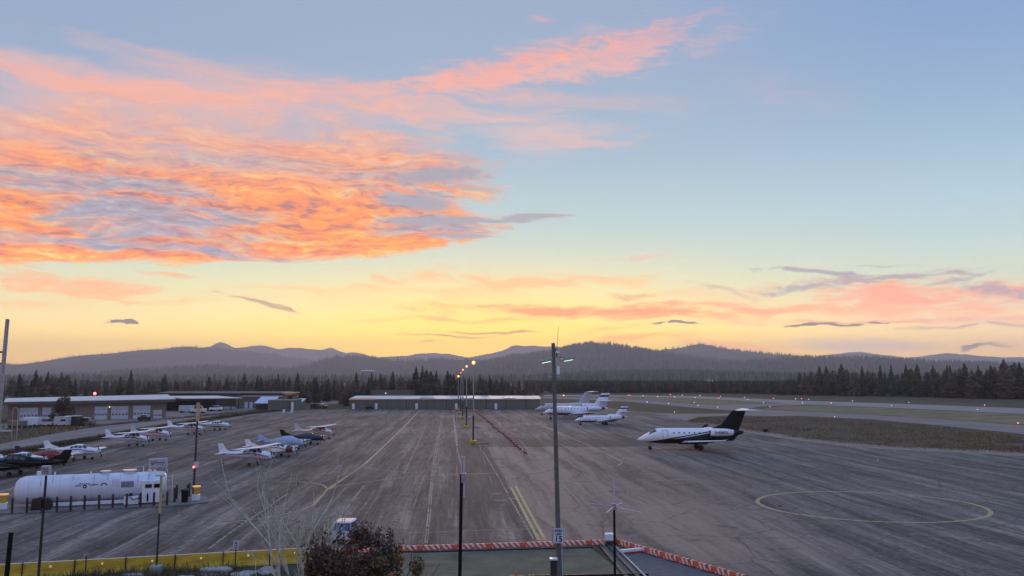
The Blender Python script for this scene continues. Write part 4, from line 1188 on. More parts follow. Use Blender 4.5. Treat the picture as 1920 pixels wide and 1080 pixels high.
def jet(label, loc, heading, L_, Rr, bodym, finm, tailm, nacm, ttail=True, winglet=None, scale=1.0, windows=7, reg=None, topengine=False, finband=None, wingm='white', zc0=2.1, finh=6.2, group=None, bellym=None):
    """rear-engined business jet; x = 0 at the nose tip, the tail towards -x"""
    t = thing('business_jet', label, 'aircraft', loc, heading, group)
    t.scale = (scale,) * 3
    k = L_ / 17.2; r = Rr
    S = [(0, -.50, .02, .02), (-.25, -.46, .16, .14), (-.8, -.38, .40, .34), (-1.6, -.24, .66, .56), (-2.4, -.08, .86, .80), (-3.0, 0, .95, .94), (-3.8, 0, 1, 1), (-6, 0, 1, 1), (-9.5, 0, 1, 1), (-11.5, .02, .98, .98), (-13, .10, .84, .86), (-14.5, .22, .60, .66), (-16, .36, .34, .42), (-17.2, .46, .12, .18)]
    Lf = Loft([(x * k, zc0 + dz * r * 1.0, r * a_, r * b_) for x, dz, a_, b_ in S])
    mb = MB(); Lf.mesh(mb, 28); fu = mb.build('fuselage', M[bodym], t)
    w_ = MB(); Lf.patch(w_, -2.95 * k, -1.85 * k, R(40), R(60), .014, nx=4); Lf.patch(w_, -2.9 * k, -2.0 * k, R(63), R(86), .014, nx=4)
    w_.build('cockpit_window', M['glass'], fu)
    w_ = MB()
    for i in range(windows):
        x = (-5.6 - i * .82) * k; w_.s = 0; Lf.patch(w_, x, x - .24, R(20), R(30), .014)
    w_.build('cabin_window', M['glass'], fu)
    d_ = MB()
    for a_, b_ in ((-4.75, -4.70), (-3.95, -3.90)): Lf.patch(d_, a_ * k, b_ * k, R(-30), R(48), .012, nx=1, nt_=8, both=False)
    Lf.patch(d_, -4.75 * k, -3.9 * k, R(46), R(49), .012, both=False); 
    d_.v = [(x, -y, z) for x, y, z in d_.v] if False else d_.v
    d_.build('door_outline', M['darksteel'], fu)
    for sg in (1, -1):
        wm = MB(); root = (-6.8 * k, .4 * sg, zc0 - r * .82); tipx = -11.6 * k; tip = (tipx, (8.9 * k) * sg * (r / 1.15), zc0 - r * .82 + .85)
        wing(wm, root, tip, 3.7 * k, 1.25 * k, .11, mirror=False); wo_ = wm.build('wing', M[wingm], t)
        if winglet:
            wl = MB(); wing(wl, (tip[0] - .1, tip[1], tip[2]), (tip[0] - 1.9 * k, tip[1] + .35 * sg, tip[2] + 1.45), 1.2 * k, .5, .10, vertical=True, mirror=False)
            wl.build('winglet', M[winglet], wo_)
        nb = MB(); Ln_ = Loft([(-11.3 * k, 0, .46, .46), (-11.45 * k, 0, .56, .56), (-12.5 * k, 0, .62, .62), (-14 * k, 0, .58, .58), (-15.0 * k, 0, .44, .44)])
        Ln_.mesh(nb, 18)
        q = (0, (r + .75) * sg, zc0 + r * .52)
        ne = nb.build('engine', M[nacm], t, q)
        nb = MB(); nb.tube([(-11.25 * k, 0, 0), (-11.32 * k, 0, 0)], [.40, .42], 16); nb.build('intake', M['black'], ne)
        nb = MB(); nb.tube([(-14.95 * k, 0, 0), (-15.9 * k, 0, 0)], [.40, .22], 14); nb.build('exhaust', M['darksteel'], ne)
        MB().box((-13 * k, (r + .2) * sg, zc0 + r * .5), (1.6 * k, 1.0, .16)).build('pylon', M[bodym if bodym != 'livery_dark' else 'white'], t)
    fm = MB(); ztop = finh
    wing(fm, (-12.9 * k, 0, zc0 + r * .75), (-15.5 * k, 0, ztop), 3.6 * k, 2.2 * k, .07, vertical=True, mirror=False)
    wing(fm, (-11.6 * k, 0, zc0 + r * .9), (-13.6 * k, 0, zc0 + r * 1.4), 2.6 * k, 1.4 * k, .04, vertical=True, mirror=False)
    fo = fm.build('fin', M[finm], t)
    if finband:
        bm_ = MB(); z0 = zc0 + r * .75; f0 = .72; f1 = .86
        def lp(f): return (-12.9 * k + (-2.6 * k) * f, z0 + (ztop - z0) * f, (3.6 - 1.4 * f) * k)
        a_, b_ = lp(f0), lp(f1)
        wing(bm_, (a_[0] + .01, 0, a_[1]), (b_[0] + .01, 0, b_[1]), a_[2] + .02, b_[2] + .02, .08, vertical=True, mirror=False); bm_.build('fin_band', M[finband], fo)
    hm = MB()
    hz = ztop - .05 if ttail else zc0 + r * .75 + (ztop - zc0 - r * .75) * .42
    hx_ = -15.9 * k if ttail else -14.6 * k
    wing(hm, (hx_, 0, hz), (hx_ - 2.0 * k, 3.4 * k, hz + .14), 2.2 * k, 1.25 * k, .13); hm.build('tailplane', M[tailm], t)
    if topengine:
        nb = MB(); Ln_ = Loft([(-10.2 * k, 0, .40, .40), (-10.4 * k, 0, .52, .50), (-12.5 * k, 0, .56, .52), (-16 * k, -.3, .46, .44)]); Ln_.mesh(nb, 16)
        ne = nb.build('centre_engine', M[nacm], t, (0, 0, zc0 + r * 1.18))
        nb = MB(); nb.tube([(-10.15 * k, 0, 0), (-10.22 * k, 0, 0)], [.36, .38], 14); nb.build('intake', M['black'], ne)
    if bellym:
        bl = MB(); Lf.patch(bl, -14 * k, -1.2 * k, R(-90), R(-34), .014, nx=16, nt_=5); bl.build('belly', M[bellym], fu)
    gear(t, -2.05 * k, 0, zc0 - r * .7, .28, True, M['darksteel'])
    for sg in (1, -1): gear(t, -9.9 * k, 1.45 * sg, zc0 - r * .5, .40, True, M['darksteel'])
    fr = MB(); fr.box((-8.9 * k, 0, zc0 - r * .88), (4.6 * k, r * 1.1, r * .4), bev=.12); fr.build('wing_fairing', M['black' if bodym == 'livery_dark' else bodym], t)
    if reg:
        cu = bpy.data.curves.new('registration', 'FONT'); cu.body = reg; cu.size = .62; cu.extrude = .005; cu.materials.append(M['black'])
        for sg in (1, -1):
            o = text_mesh('registration', cu); o.parent = t
            yy = (r + .75 + .635) * sg
            o.location = (-11.9 * k if sg > 0 else -13.7 * k, yy, zc0 + r * .52 - .2)
            o.rotation_euler = (R(90), 0, R(180) if sg > 0 else 0)
    return t

# heading: jets on the right point to the left of the picture, so rotate half a turn
j = G(1217, 843); s1 = (1394 - 1192) / F * G(1217, 843).y
nose = Vector(((1192 - 960) / F * j.y, j.y, 0))
jet('large business jet with black tail and black underside, nearest jet on the right', nose, R(180) + R(2.0), 17.0, 1.22, 'livery_dark', 'black', 'white', 'white', True, 'black', 1.0, 6, 'N408FX', zc0=2.15, finh=6.15, group='business jets on the apron')
j = G(1087, 797)
jet('small white business jet with low tail, in front of the two big white jets', Vector(((1075 - 960) / F * j.y, j.y, 0)), R(180) + R(6), 12.9, .80, 'white', 'white', 'palegrey', 'white', False, None, 1.0, 6, None, finband='navy', zc0=1.45, finh=4.4, group='business jets on the apron', bellym='navy')
j = G(1030, 786)
jet('big white jet with dark fin band and navy belly, behind the small white jet', Vector(((1017 - 960) / F * j.y, j.y, 0)), R(180) + R(8), 18.2, 1.18, 'white', 'white', 'white', 'white', False, None, 1.0, 9, None, topengine=True, finband='navy', zc0=2.3, finh=7.0, group='business jets on the apron', bellym='navy')
j = G(1015, 778.5)
jet('greyish jet with high tail, half hidden behind the big white jet', Vector(((1003 - 960) / F * j.y, j.y, 0)), R(180) + R(8), 17.0, 1.2, 'palegrey', 'palegrey', 'white', 'palegrey', True, None, 1.0, 8, None, zc0=2.3, finh=6.9, group='business jets on the apron')

def at(px, Y): return Vector(((px - 960) / F * Y, Y, 0))
H = R(-14)
light_plane('white high wing light aircraft with blue stripes, nearest of the middle row', at(487, 119), H, True, 'white', 'blue', tail_drag=True)
light_plane('light aircraft with dark cabin, maroon nose and black tipped fin, second of the middle row', at(530, 131), H, False, 'white', 'maroon', fin='white', nosem='maroon', wingm='cream')
light_plane('light aircraft under a pale blue canvas cover, third of the middle row', at(548, 143), H, False, 'paleblue', 'paleblue', wingm='palegrey', cover=True)
light_plane('low wing light aircraft with black tail, fourth of the middle row', at(585, 155), H, False, 'navy', 'navy', fin='black', wingm='white')
light_plane('white high wing light aircraft with orange stripe, farthest of the middle row', at(607, 169), H, True, 'cream', 'red', fin='palegrey')
H = R(-10)
light_plane('white high wing light aircraft with swept blue fin, front of the far left row', at(262, 151), H, True, 'white', 'navy')
light_plane('white high wing light aircraft with red stripe, second of the far left row', at(304, 164), H, True, 'white', 'red', fin='palegrey')
light_plane('white high wing light aircraft behind the dark lamp pole, third of the far left row', at(368, 181), H, True, 'white', 'navy')
light_plane('low wing light aircraft with dark tail and white cabin, last of the far left row', at(416, 196), H, False, 'white', 'navy', fin='navy', wingm='darksteel')
H = R(-8)
light_plane('white low wing light aircraft with blue stripe, right of the black aircraft', at(164, 127), H, False, 'white', 'blue', scale=1.05)
light_plane('red low wing light aircraft with dark blue fin, just behind the black aircraft', at(112, 119), H, False, 'red', 'navy', fin='navy', wingm='cream')
light_plane('white light aircraft with pale fin half hidden behind the black aircraft', at(62, 115), H, False, 'white', 'navy')
light_plane('black twin engined aircraft with black fin, nose towards the left edge, behind the fuel tank', at(35, 107), R(184), False, 'black', 'navy', fin='black', wingm='black', scale=1.2, twin=True)

# ------------------------------------------------------------------ fuel tank
TA, TB = G(18, 962), G(312, 948)
dT = (TB - TA); LT = dT.length; aT = math.atan2(dT.y, dT.x)
tank = thing('fuel_tank', 'long white horizontal fuel tank behind a row of dark posts', 'fuel tank', TA, aT)
TY = 2.2; RT = 1.22; ZT = 1.62
secs = [(0, ZT, .35, .35), (.12, ZT, .75, .75), (.35, ZT, 1.0, 1.0), (.75, ZT, 1.17, 1.17), (1.1, ZT, RT, RT), (LT / 2, ZT, RT, RT), (LT - .45, ZT, RT, RT), (LT - .22, ZT, 1.15, 1.15), (LT - .1, ZT, .95, .95), (LT, ZT, .4, .4)]
LT_ = Loft(secs); mb = MB(); LT_.mesh(mb, 40); shell = mb.build('shell', mat('tank_white', (0.62, 0.66, 0.74), 0.4, 0, 0.14, 0.8, stretch=(1, 1, .4)), tank, (0, TY, 0))
for x in (2.0, 5.2, 8.6, LT - 2.0):
    sm = MB().box((x, TY, .3), (.35, 2.0, .62)).build('saddle', M['concrete'], tank)
MB().box((LT / 2, TY - 1.12, .42), (LT - 3, .10, .30)).build('side_beam', M['white'], tank)
for x, w__, h__, typ in ((1.9, .5, .35, 0), (7.2, .5, .16, 1), (9.2, .8, .18, 1), (2.75, .10, .5, 0), (3.1, .14, .25, 0), (10.35, .09, .5, 0), (10.9, .3, .2, 0), (11.3, .25, .14, 0), (6.0, .14, .2, 0)):
    m_ = MB(); m_.tube([(x, TY, ZT + RT - .05), (x, TY, ZT + RT + h__)], w__ / 2, 10)
    if typ: m_.tube([(x, TY, ZT + RT + h__), (x, TY, ZT + RT + h__ + .06)], w__ / 2 + .22, 10)
    m_.build('vent' if w__ < .2 else 'hatch', M['white'], tank)
for x in (1.15, 3.6, 6.15, 8.45, 10.9, LT - .5):
    wm_ = MB(); LT_.patch(wm_, x, x + .035, R(-89), R(89), .012, nx=1, nt_=14); wm_.build('weld_seam', M['palegrey'], shell)
st_ = MB()
for x, t0, t1 in ((2.1, 20, 62), (3.0, 30, 70), (6.3, 10, 66), (7.4, 35, 72), (9.9, 20, 68), (10.8, 25, 60), (4.6, 40, 70)): LT_.patch(st_, x, x + .05, R(t0), R(t1), .011, nx=1, nt_=6)
st_.build('rust_run', mat('rust_run', (.34, .30, .27), .7), shell)
# lettering and marks on the shell
mk = MB()
def mark(x0, x1, t0, t1): LT_.patch(mk, x0, x1, R(t0), R(t1), .015, both=False, nx=1, nt_=1)
random.seed(3)
def word(x0, x1, tc, ht):
    x = x0
    while x < x1:
        w__ = random.uniform(.05, .10); dt = random.uniform(-1.5, 1.5)
        mark(x, x + w__, tc - ht / 2 + dt * .5, tc + ht / 2 + dt); x += w__ + .045
word(5.15, 5.95, 22, 5); word(4.85, 5.35, 15, 5); word(5.95, 6.6, 17, 4.5)
for k in range(12):
    a_ = k * math.pi / 6; c_ = 5.62 + math.cos(a_) * .12; tt = 11 + math.sin(a_) * 5.5
    mark(c_ - .045, c_ + .045, tt - 2.0, tt + 2.0)
for k in range(6):
    a_ = math.pi * k / 5; mark(7.15 + math.cos(a_) * .2 - .06, 7.15 + math.cos(a_) * .2 + .06, 13 + math.sin(a_) * 7, 17 + math.sin(a_) * 7)
for q in (mk,): q.v = [(x, -y, z) for x, y, z in q.v]; q.f = [f[::-1] for f in q.f]
mk.build('marking', M['black'], shell)
pl = MB(); LT_.patch(pl, 8.55, 9.6, R(2), R(26), .03, both=False); pl.v = [(x, -y, z) for x, y, z in pl.v]; pl.f = [f[::-1] for f in pl.f]
pl.build('notice_plate', mat('dark_notice', (0.03, 0.035, 0.04), 0.6, col2=(0.25, 0.27, 0.3), scale=9), shell)
pl = MB(); LT_.patch(pl, 7.8, 8.4, R(6), R(38), .02, both=False); pl.v = [(x, -y, z) for x, y, z in pl.v]; pl.f = [f[::-1] for f in pl.f]
pl.build('notice_plate', M['palegrey'], shell)
# cabinet at the right end
cab = MB(); cab.box((LT - 1.25, TY - 1.35, 1.25), (1.7, .9, 1.95), bev=.03); cb_ = cab.build('cabinet', M['white'], tank)
MB().box((LT - 1.55, TY - 1.82, 1.75), (.55, .04, .32)).build('display', M['glass'], cb_)
MB().box((LT - .8, TY - 1.82, 1.75), (.6, .04, .34)).build('display', M['black'], cb_)
MB().box((LT - 1.6, TY - 1.83, .75), (.12, .06, .7)).build('hose_nozzle', M['black'], cb_)
pmp = MB(); pmp.box((10.15 - .7, TY - 1.5, .55), (1.2, .7, .7), bev=.03); pb_ = pmp.build('pump_box', M['white'], tank)
m_ = MB(); m_.tube([(8.9, TY - 1.9, 1.0), (9.3, TY - 1.95, .95), (9.6, TY - 1.95, .62), (10.0, TY - 1.95, .75), (10.2, TY - 1.95, .55)], .035, 6); m_.build('hose', M['black'], pb_)
MB().tube([(9.4, TY - 1.5, .9), (9.4, TY - 1.5, 1.15)], .16, 10).build('pump', M['darksteel'], pb_)
# crown swirl mark on the head
em = MB()
for k in range(9):
    t_ = k / 8; em.box((LT + .02, TY - .55 + t_ * .8, ZT + .25 + math.sin(t_ * 5) * .16), (.02, .09, .10))
for k in range(5):
    t_ = k / 4; em.box((LT + .02, TY - .2 + t_ * .3, ZT + .05 + t_ * .45), (.02, .06, .12))
em.build('emblem', M['navy'], shell, (0, -TY, 0))
# platform pipes beyond its end
pc = MB()
for dz in (.6, .85, 1.1, 1.35, 1.6): pc.tube([(LT + .45, TY - .6, dz), (LT + .45, TY + .5, dz)], .035, 6)
for dy in (-.6, .5): pc.tube([(LT + .45, TY + dy, .1), (LT + .45, TY + dy, 2.5)], .04, 6)
pc.build('end_ladder', M['cream'], tank)
# sign on top
sg_ = thing('fuel_sign', 'pale framed sign with a red and navy flourish standing on top of the fuel tank', 'sign', TA + dT.normalized() * (LT - 1.6) + Vector((0, TY, ZT + RT)), aT)
MB().box((0, 0, .78), (1.62, .12, .86), bev=.05).build('frame', M['palegrey'], sg_)
MB().box((0, -.068, .78), (1.40, .02, .66)).build('panel', mat('sign_face', (0.42, 0.40, 0.45), 0.5), sg_)
for x in (-.7, .72): MB().tube([(x - .12, 0, -.06), (x, 0, .38), (x + .12, 0, -.06)], .03, 6).build('leg', M['white'], sg_)
m_ = MB()
for k in range(14):
    a_ = R(40 + k * 22); m_.box((-.50 + .13 * math.cos(a_), -.084, .84 + .10 * math.sin(a_)), (.05, .012, .05))
m_.box((-.50, -.084, .64), (.26, .012, .07), M=Matrix.Translation((-.5, 0, .64)) @ Matrix.Rotation(R(-22), 4, 'Y') @ Matrix.Translation((.5, 0, -.64)))
m_.build('red_flourish', M['maroon'], sg_)
m_ = MB()
m_.box((-.27, -.086, .86), (.06, .012, .30), M=Matrix.Translation((-.27, 0, .86)) @ Matrix.Rotation(R(18), 4, 'Y') @ Matrix.Translation((.27, 0, -.86)))
for k in range(22):
    t_ = k / 21; m_.box((-.2 + t_ * .74, -.086, .80 + .035 * math.sin(k * 2.1)), (.034, .012, .05 + .05 * ((k * 7) % 3) / 2))
for k in range(5): m_.box((-.02 + k * .09, -.086, .62), (.05, .012, .035))
m_.tube([(-.2, -.085, .80), (.54, -.085, .80)], .012, 4); m_.build('navy_squiggle', M['navy'], sg_)

# pad, kerb, posts
pad = MB(); pa = [(-1.5, -1.0), (LT + 1.2, -1.0), (LT + 3.6, .4), (LT + 3.6, 4.6), (-1.5, 4.6)]
pad.prism(pa, 0.004, .13, M=Matrix.Translation(TA) @ Matrix.Rotation(aT, 4, 'Z'))
po = pad.build('concrete_pad', mat('tank_pad_concrete', (0.17, 0.155, 0.15), 0.9, 0, 0.35, 1.0)); po['kind'] = 'structure'
MT = Matrix.Translation(TA) @ Matrix.Rotation(aT, 4, 'Z')
bd = MB(); bd.tube([(0, 0, 0), (0, 0, 1.25), (0, 0, 1.32)], [.10, .10, .06], 10)
b0 = bd.build('post', M['rust'])
bpx = [22, 50, 78, 106, 132, 158, 185, 211, 237, 263, 288, 313]
dark_post = mat('dark_brown_post', (0.03, 0.015, 0.013), 0.7, 0, 0.3)
b0.data.materials[0] = dark_post
for i, px in enumerate(bpx):
    q = G(px, 964.5 - i * 1.32)
    o = b0 if i == 0 else b0.copy()
    if i: COL.objects.link(o)
    o.location = (q.x, q.y, 0); o.name = 'guard_post' if i == 0 else 'guard_post.%03d' % i
    tag(o, 'dark brown guard post in the row standing in front of the white fuel tank', 'post', 'guard posts in front of the fuel tank')
for px, py in ((327, 944), (331, 938), (351, 938), (354, 934)):
    q = G(px, py); o = b0.copy(); COL.objects.link(o); o.location = (q.x, q.y, 0.1)
    o.name = 'guard_post.020'; tag(o, 'dark brown guard post beyond the right end of the fuel tank, by the small cabinet', 'post', 'guard posts by the tank end')
q = G(346, 944); t = thing('rubbish_bin', 'black rubbish bin standing on the pad right of the fuel tank', 'bin', (q.x, q.y, .13))
MB().tube([(0, 0, 0), (0, 0, 1.05)], [.28, .33], 12).build('body', M['black'], t); MB().tube([(0, 0, 1.05), (0, 0, 1.15), (0, 0, 1.2)], [.35, .33, .1], 12).build('lid', M['darksteel'], t)
for (px, py, lab) in ((367, 940, 'yellow topped equipment cabinet on a white plinth beside the dark lamp pole'), (5, 957, 'yellow equipment cabinet at the left end of the fuel tank')):
    q = G(px, py); t = thing('equipment_cabinet', lab, 'cabinet', (q.x, q.y, .0), aT, None, .8)
    MB().box((0, 0, .4), (.9, .8, .8), bev=.03).build('plinth', M['white'], t)
    MB().box((.02, 0, 1.2), (.55, .5, .8)).build('box', M['yellow'], t)
    MB().box((.05, -.05, 1.72), (.85, .75, .10)).build('hood', mat('amber_hood_glow', (0.8, 0.45, 0.15), 0.5, emit=(1, .5, .15), es=.55), t)  # hood is no lamp; its glow stands in for lamplight on the cabinet
q = G(77, 958); t = thing('hose_cart', 'rusty brown round topped covered hose cart standing against the fuel tank', 'cart', (q.x, q.y, .1), aT)
mb = MB(); mb.prism([(-.78, 0), (.82, 0), (.86, .4), (.74, .82), (.5, .98), (.2, .94), (-.1, 1.06), (-.4, .98), (-.7, .95), (-.74, .5)], -.4, .4, M=Matrix.Rotation(R(90), 4, 'X')); mb.build('cover', M['rust'], t)
mb = MB(); wheel(mb, (-.5, -.45, .2), .2, .1); wheel(mb, (.5, -.45, .2), .2, .1); mb.build('wheel', M['rubber'], t)

# ------------------------------------------------------------------ poles
def pole(label, foot, h, r0, r1, m_='darksteel', name='lamp_pole', cat='pole', lean=0.0):
    t = thing(name, label, cat, foot)
    MB().tube([(0, 0, 0), (lean * h, 0, h)], [r0, r1], 12).build('pole', M[m_], t)
    return t
# tall grey lamp pole with the speed sign
q = at(1047, 50.0); k_ = 50.0
t = pole('tallest grey lamp pole with two flat lamp heads, carrying the speed limit sign', q, 13.35, .145, .10, 'polegrey', 'lamp_pole', 'lamp pole', -.022)
lx = -.022
def lamp_head(parent, x, z, d, ang_, lit):
    mb = MB(); mb.box((0, 0, 0), (.72, .36, .17), bev=.04, M=Matrix.Translation((x, 0, z)) @ Matrix.Rotation(ang_, 4, 'Y')); hd = mb.build('lamp_head', M['steel'], parent)
    mb = MB(); mb.box((0, 0, -.095), (.5, .28, .03), M=Matrix.Translation((x, 0, z)) @ Matrix.Rotation(ang_, 4, 'Y')); mb.build('lens', M['lamp_green'] if lit else M['white'], hd)
    MB().tube([(lx * z, 0, z + .1), (x, 0, z + .02)], .035, 6).build('lamp_arm', M['steel'], parent)
lamp_head(t, lx * 12.2 - .42, 12.38, 1, R(-12), True)
lamp_head(t, lx * 12.2 + .80, 12.48, 1, R(-10), True)
MB().box((lx * 12.8 + .22, -.1, 12.85), (.2, .2, .12)).build('camera_box', M['white'], t)
MB().box((lx * 12.2 + .55, 0, 12.75), (.9, .3, .05), M=Matrix.Translation((.3, 0, 12.75)) @ Matrix.Rotation(R(18), 4, 'Y') @ Matrix.Translation((-.3, 0, -12.75))).build('small_panel', M['palegrey'], t)
MB().box((lx * 11.8 + .24, -.05, 11.85), (.16, .14, .45)).build('junction_box', M['white'], t)
for sx in (-1, 1): MB().box((lx * 11.6 + .24 * sx, 0, 11.5), (.2, .12, .1)).build('bracket', M['steel'], t)
MB().tube([(lx * 13 + .2, 0, 12.6), (lx * 13 + .28, 0, 14.3)], .012, 5).build('whip_aerial', M['darksteel'], t)
MB().tube([(lx * 13.3, 0, 13.25), (lx * 13 + .12, 0, 13.0), (lx * 13 + .2, 0, 12.6)], .03, 5).build('cable', M['black'], t)
MB().tube([(.16, -.05, 0), (.13, -.05, 2.5)], .025, 5).build('conduit', M['palegrey'], t)
sz = 2.93
sgn = thing('speed_sign', 'white speed limit sign reading 15 fixed to the tall grey lamp pole', 'sign', (q.x - .06, q.y - .22, sz))
mb = MB(); mb.box((0, 0, 0), (.61, .02, .78), bev=.004); pn = mb.build('panel', mat('sign_white', (0.66, 0.70, 0.80), 0.5, 0, .06), sgn)
MB().box((-.045, .03, .02), (.61, .016, .78)).build('back_panel', M['steel'], sgn)
br = MB()
for (cx, cz, w__, h__) in ((0, .355, .54, .012), (0, -.355, .54, .012), (-.27, 0, .012, .72), (.27, 0, .012, .72)): br.box((cx, -.014, cz), (w__, .008, h__))
br.build('border', M['black'], pn)
def text(body, size, x, z, parent, y=-.013, m_='black', name='lettering', bold=.0):
    cu = bpy.data.curves.new(name, 'FONT'); cu.body = body; cu.size = size; cu.align_x = 'CENTER'; cu.align_y = 'CENTER'; cu.extrude = .002; cu.offset = bold; cu.materials.append(M[m_])
    o = text_mesh(name, cu); o.parent = parent; o.location = (x, y, z); o.rotation_euler = (R(90), 0, 0)
    return o
text('SPEED', .155, 0, .25, sgn, bold=.006); text('LIMIT', .155, 0, .09, sgn, bold=.006); text('15', .42, 0, -.17, sgn, bold=.014)

# black pole with stacked dipole aerial
q = at(862, 33.0); z_t = P(868, 888, 33).z
t = pole('black pole carrying a white stacked aerial, in the middle of the near lawn edge', q, z_t, .07, .06, 'black', 'aerial_pole', 'pole', .012)
for z0, z1 in ((P(868, 933, 33).z, P(868, 905, 33).z), (P(868, 892, 33).z, P(868, 856, 33).z)):
    mb = MB(); mb.box((.19, 0, (z0 + z1) / 2), (.055, .08, z1 - z0)); mb.box((.10, 0, (z0 + z1) / 2), (.03, .05, z1 - z0)); mb.build('aerial', M['palegrey'], t)
MB().box((.17, -.02, z_t - .15), (.16, .12, .34)).build('clamp_box', M['steel'], t)
# ground plane aerial
q = at(1148, 36.0); z_t = P(1148, 951, 36).z
t = pole('thin black pole topped by a spoked aerial with four arms, right of the speed sign', q, z_t, .055, .045, 'black', 'aerial_pole', 'pole')
MB().tube([(0, 0, z_t - .1), (0, 0, z_t + .14)], .09, 10).build('hub', M['steel'], t)
MB().tube([(0, 0, z_t), (0, 0, P(1150, 902, 36).z), (0, 0, P(1150, 888, 36).z)], [.028, .026, .006], 6).build('mast', M['palegrey'], t)
MB().tube([(.05, 0, P(1150, 902, 36).z), (.05, 0, P(1150, 890, 36).z)], .008, 4).build('mast_prong', M['palegrey'], t)
for ax, ay in ((-.84, .36), (.9, -.42), (-.45, -.42), (.45, .42)):
    MB().tube([(0, 0, z_t + .02), (ax, ay * 3.2, z_t - .02)], .02, 5).build('spoke', M['palegrey'], t)
# left edge lattice / lamp pole
q = at(2, 96.0)
t = pole('very tall pale steel pole at the left edge of the apron with side brackets', q, 17.6, .28, .20, 'steel', 'lamp_pole', 'lamp pole', .035)
for z_, l_ in ((P(0, 660, 96).z, -1.2), (P(0, 682, 96).z, -.9)): MB().tube([(.035 * z_, 0, z_), (.035 * z_ + l_, 0, z_)], .10, 6).build('bracket', M['darksteel'], t)
z_ = P(0, 808, 96).z
MB().box((.9, 0, z_), (1.5, .35, .16), bev=.03).build('flood_lamp', M['palegrey'], t)
# dark lamp pole right of the tank
q = G(362, 938); h_ = P(365, 756, q.y).z
t = pole('dark lamp pole with yellowish top and small white box, right of the fuel tank', q, h_, .11, .08, 'darksteel', 'lamp_pole', 'lamp pole', .02)
MB().tube([(.02 * h_, 0, h_ - 1.7), (.02 * h_ + .01, 0, h_ + .05)], .16, 10).build('lit_pole_top', mat('orange_lit_tan', (0.5, 0.38, 0.2), .6), t)  # orange evening light on the pole top, put into a tan colour
z_ = P(365, 873, q.y).z
MB().box((.22, -.1, z_ + .1), (.42, .12, .55)).build('control_box', M['palegrey'], t)
MB().sphere((.03, -.22, z_ - .12), .10).build('indicator_lamp', M['lamp_red'], t)
# near posts along the fence
q = at(93, 45); z_ = P(100, 892, 45).z
t = pole('thin post with a square pale keypad box on top, before the fuel tank', q, z_, .07, .06, 'darksteel', 'keypad_post', 'post', .028)
MB().box((.028 * z_, 0, z_ + .26), (.40, .2, .46), bev=.02).build('box', M['palegrey'], t)
mb = MB()
for i in range(4):
    for k in range(4): mb.box((.028 * z_ - .12 + i * .08, -.108, z_ + .14 + k * .08), (.045, .02, .045))
mb.build('key', M['darksteel'], t)
MB().box((.028 * z_ - .03, -.1, z_ - 1.3), (.14, .14, .45)).build('latch_box', M['black'], t)
q = G(293, 1076); z_ = P(300, 893, q.y).z
t = pole('dark post with yellow upper part rising from a white concrete block', (q.x, q.y, .45), z_ - .45, .055, .05, 'darksteel', 'gate_post', 'post', .015)
MB().tube([(.015 * z_ * .8, 0, z_ - 2.6), (.015 * z_, 0, z_ - .45)], .075, 8).build('yellow_sleeve', mat('sleeve_yellow', (.5, .4, .16), .6), t)
MB().box((.0, 0, z_ - .42), (.5, .1, .06)).build('top_bracket', M['steel'], t)
MB().box((0, 0, -.2), (.62, .62, .5), bev=.04).build('concrete_block', M['concrete'], t)
q = at(33, 44); z_ = P(42, 998, 44).z
pole('thick black wooden post near the lower left corner', q, z_, .12, .11, 'black', 'gate_post', 'post', .05)
q = G(440, 1076); z_ = P(444, 1014, q.y).z
t = pole('thin dark post with a small white parking sign in front of the yellow barrier', q, z_, .035, .035, 'darksteel', 'sign_post', 'sign post', .02)
mb = MB(); mb.box((.05, -.05, z_ - .22), (.34, .02, .52)); pnl = mb.build('panel', M['palegrey'], t)
mb = MB()
for i, z__ in enumerate((.10, -.04, -.16)):
    mb.box((.05, -.065, z_ - .22 + z__), (.16 if i else .12, .01, .05 if i else .09))
mb.build('lettering', M['darksteel'], pnl)
q = G(160, 1082); z_ = P(162, 1038, q.y).z
t = pole('thin dark post with a blank pale plate, left part of the yellow barrier', q, z_, .035, .035, 'darksteel', 'sign_post', 'sign post')
MB().box((.02, -.05, z_ - .05), (.36, .02, .18)).build('panel', M['steel'], t)

# row of apron light masts with yellow bases
hd = [((888, 680), 157.5, 'lamp_yellow', .30), ((875, 687), 205, 'lamp_amber', .22), ((868, 693.5), 250, 'lamp_amber', .2), ((864, 699), 284, 'lamp_red', .15), ((859.5, 705.5), 312, 'lamp_yellow', .36)]
labs = ['nearest apron light mast of the row, with bright yellow lamp and yellow base', 'second apron light mast of the row, with a red lamp', 'third apron light mast of the row, with a red lamp', 'fourth apron light mast of the row, with a dim red lamp', 'farthest apron light mast of the row, with a bright yellow lamp below the others']
for ((px, py), Y, m_, rs), lb in zip(hd, labs):
    p = P(px, py, Y)
    t = thing('light_mast', lb, 'light mast', (p.x, Y, 0), 0, 'light masts in a row on the apron')
    MB().tube([(0, 0, 0), (0, 0, 4.8)], .15, 10).build('lower_pole', M['darksteel'], t)
    MB().tube([(0, 0, 4.8), (0, 0, p.z - .2)], [.11, .08], 10).build('upper_pole', M['steel'], t)
    hb = MB().box((0, 0, p.z + .15), (.9, .5, .18), bev=.04).build('lamp_head', M['steel'], t)
    MB().sphere((0, -.28, p.z), rs).build('lamp', M[m_], hb)
    bs = MB(); bs.box((0, 0, .28), (1.0, .9, .56), bev=.08); bs.build('base_block', M['yellow'], t)
    for sx in (-1, 1): MB().tube([(sx * .8, -.5, 0), (sx * .8, -.5, 1.0)], .08, 8).build('guard_post', M['yellow'], t)
    MB().box((1.9, -.2, .12), (1.8, .4, .22)).build('wheel_stop', M['concrete'], t)

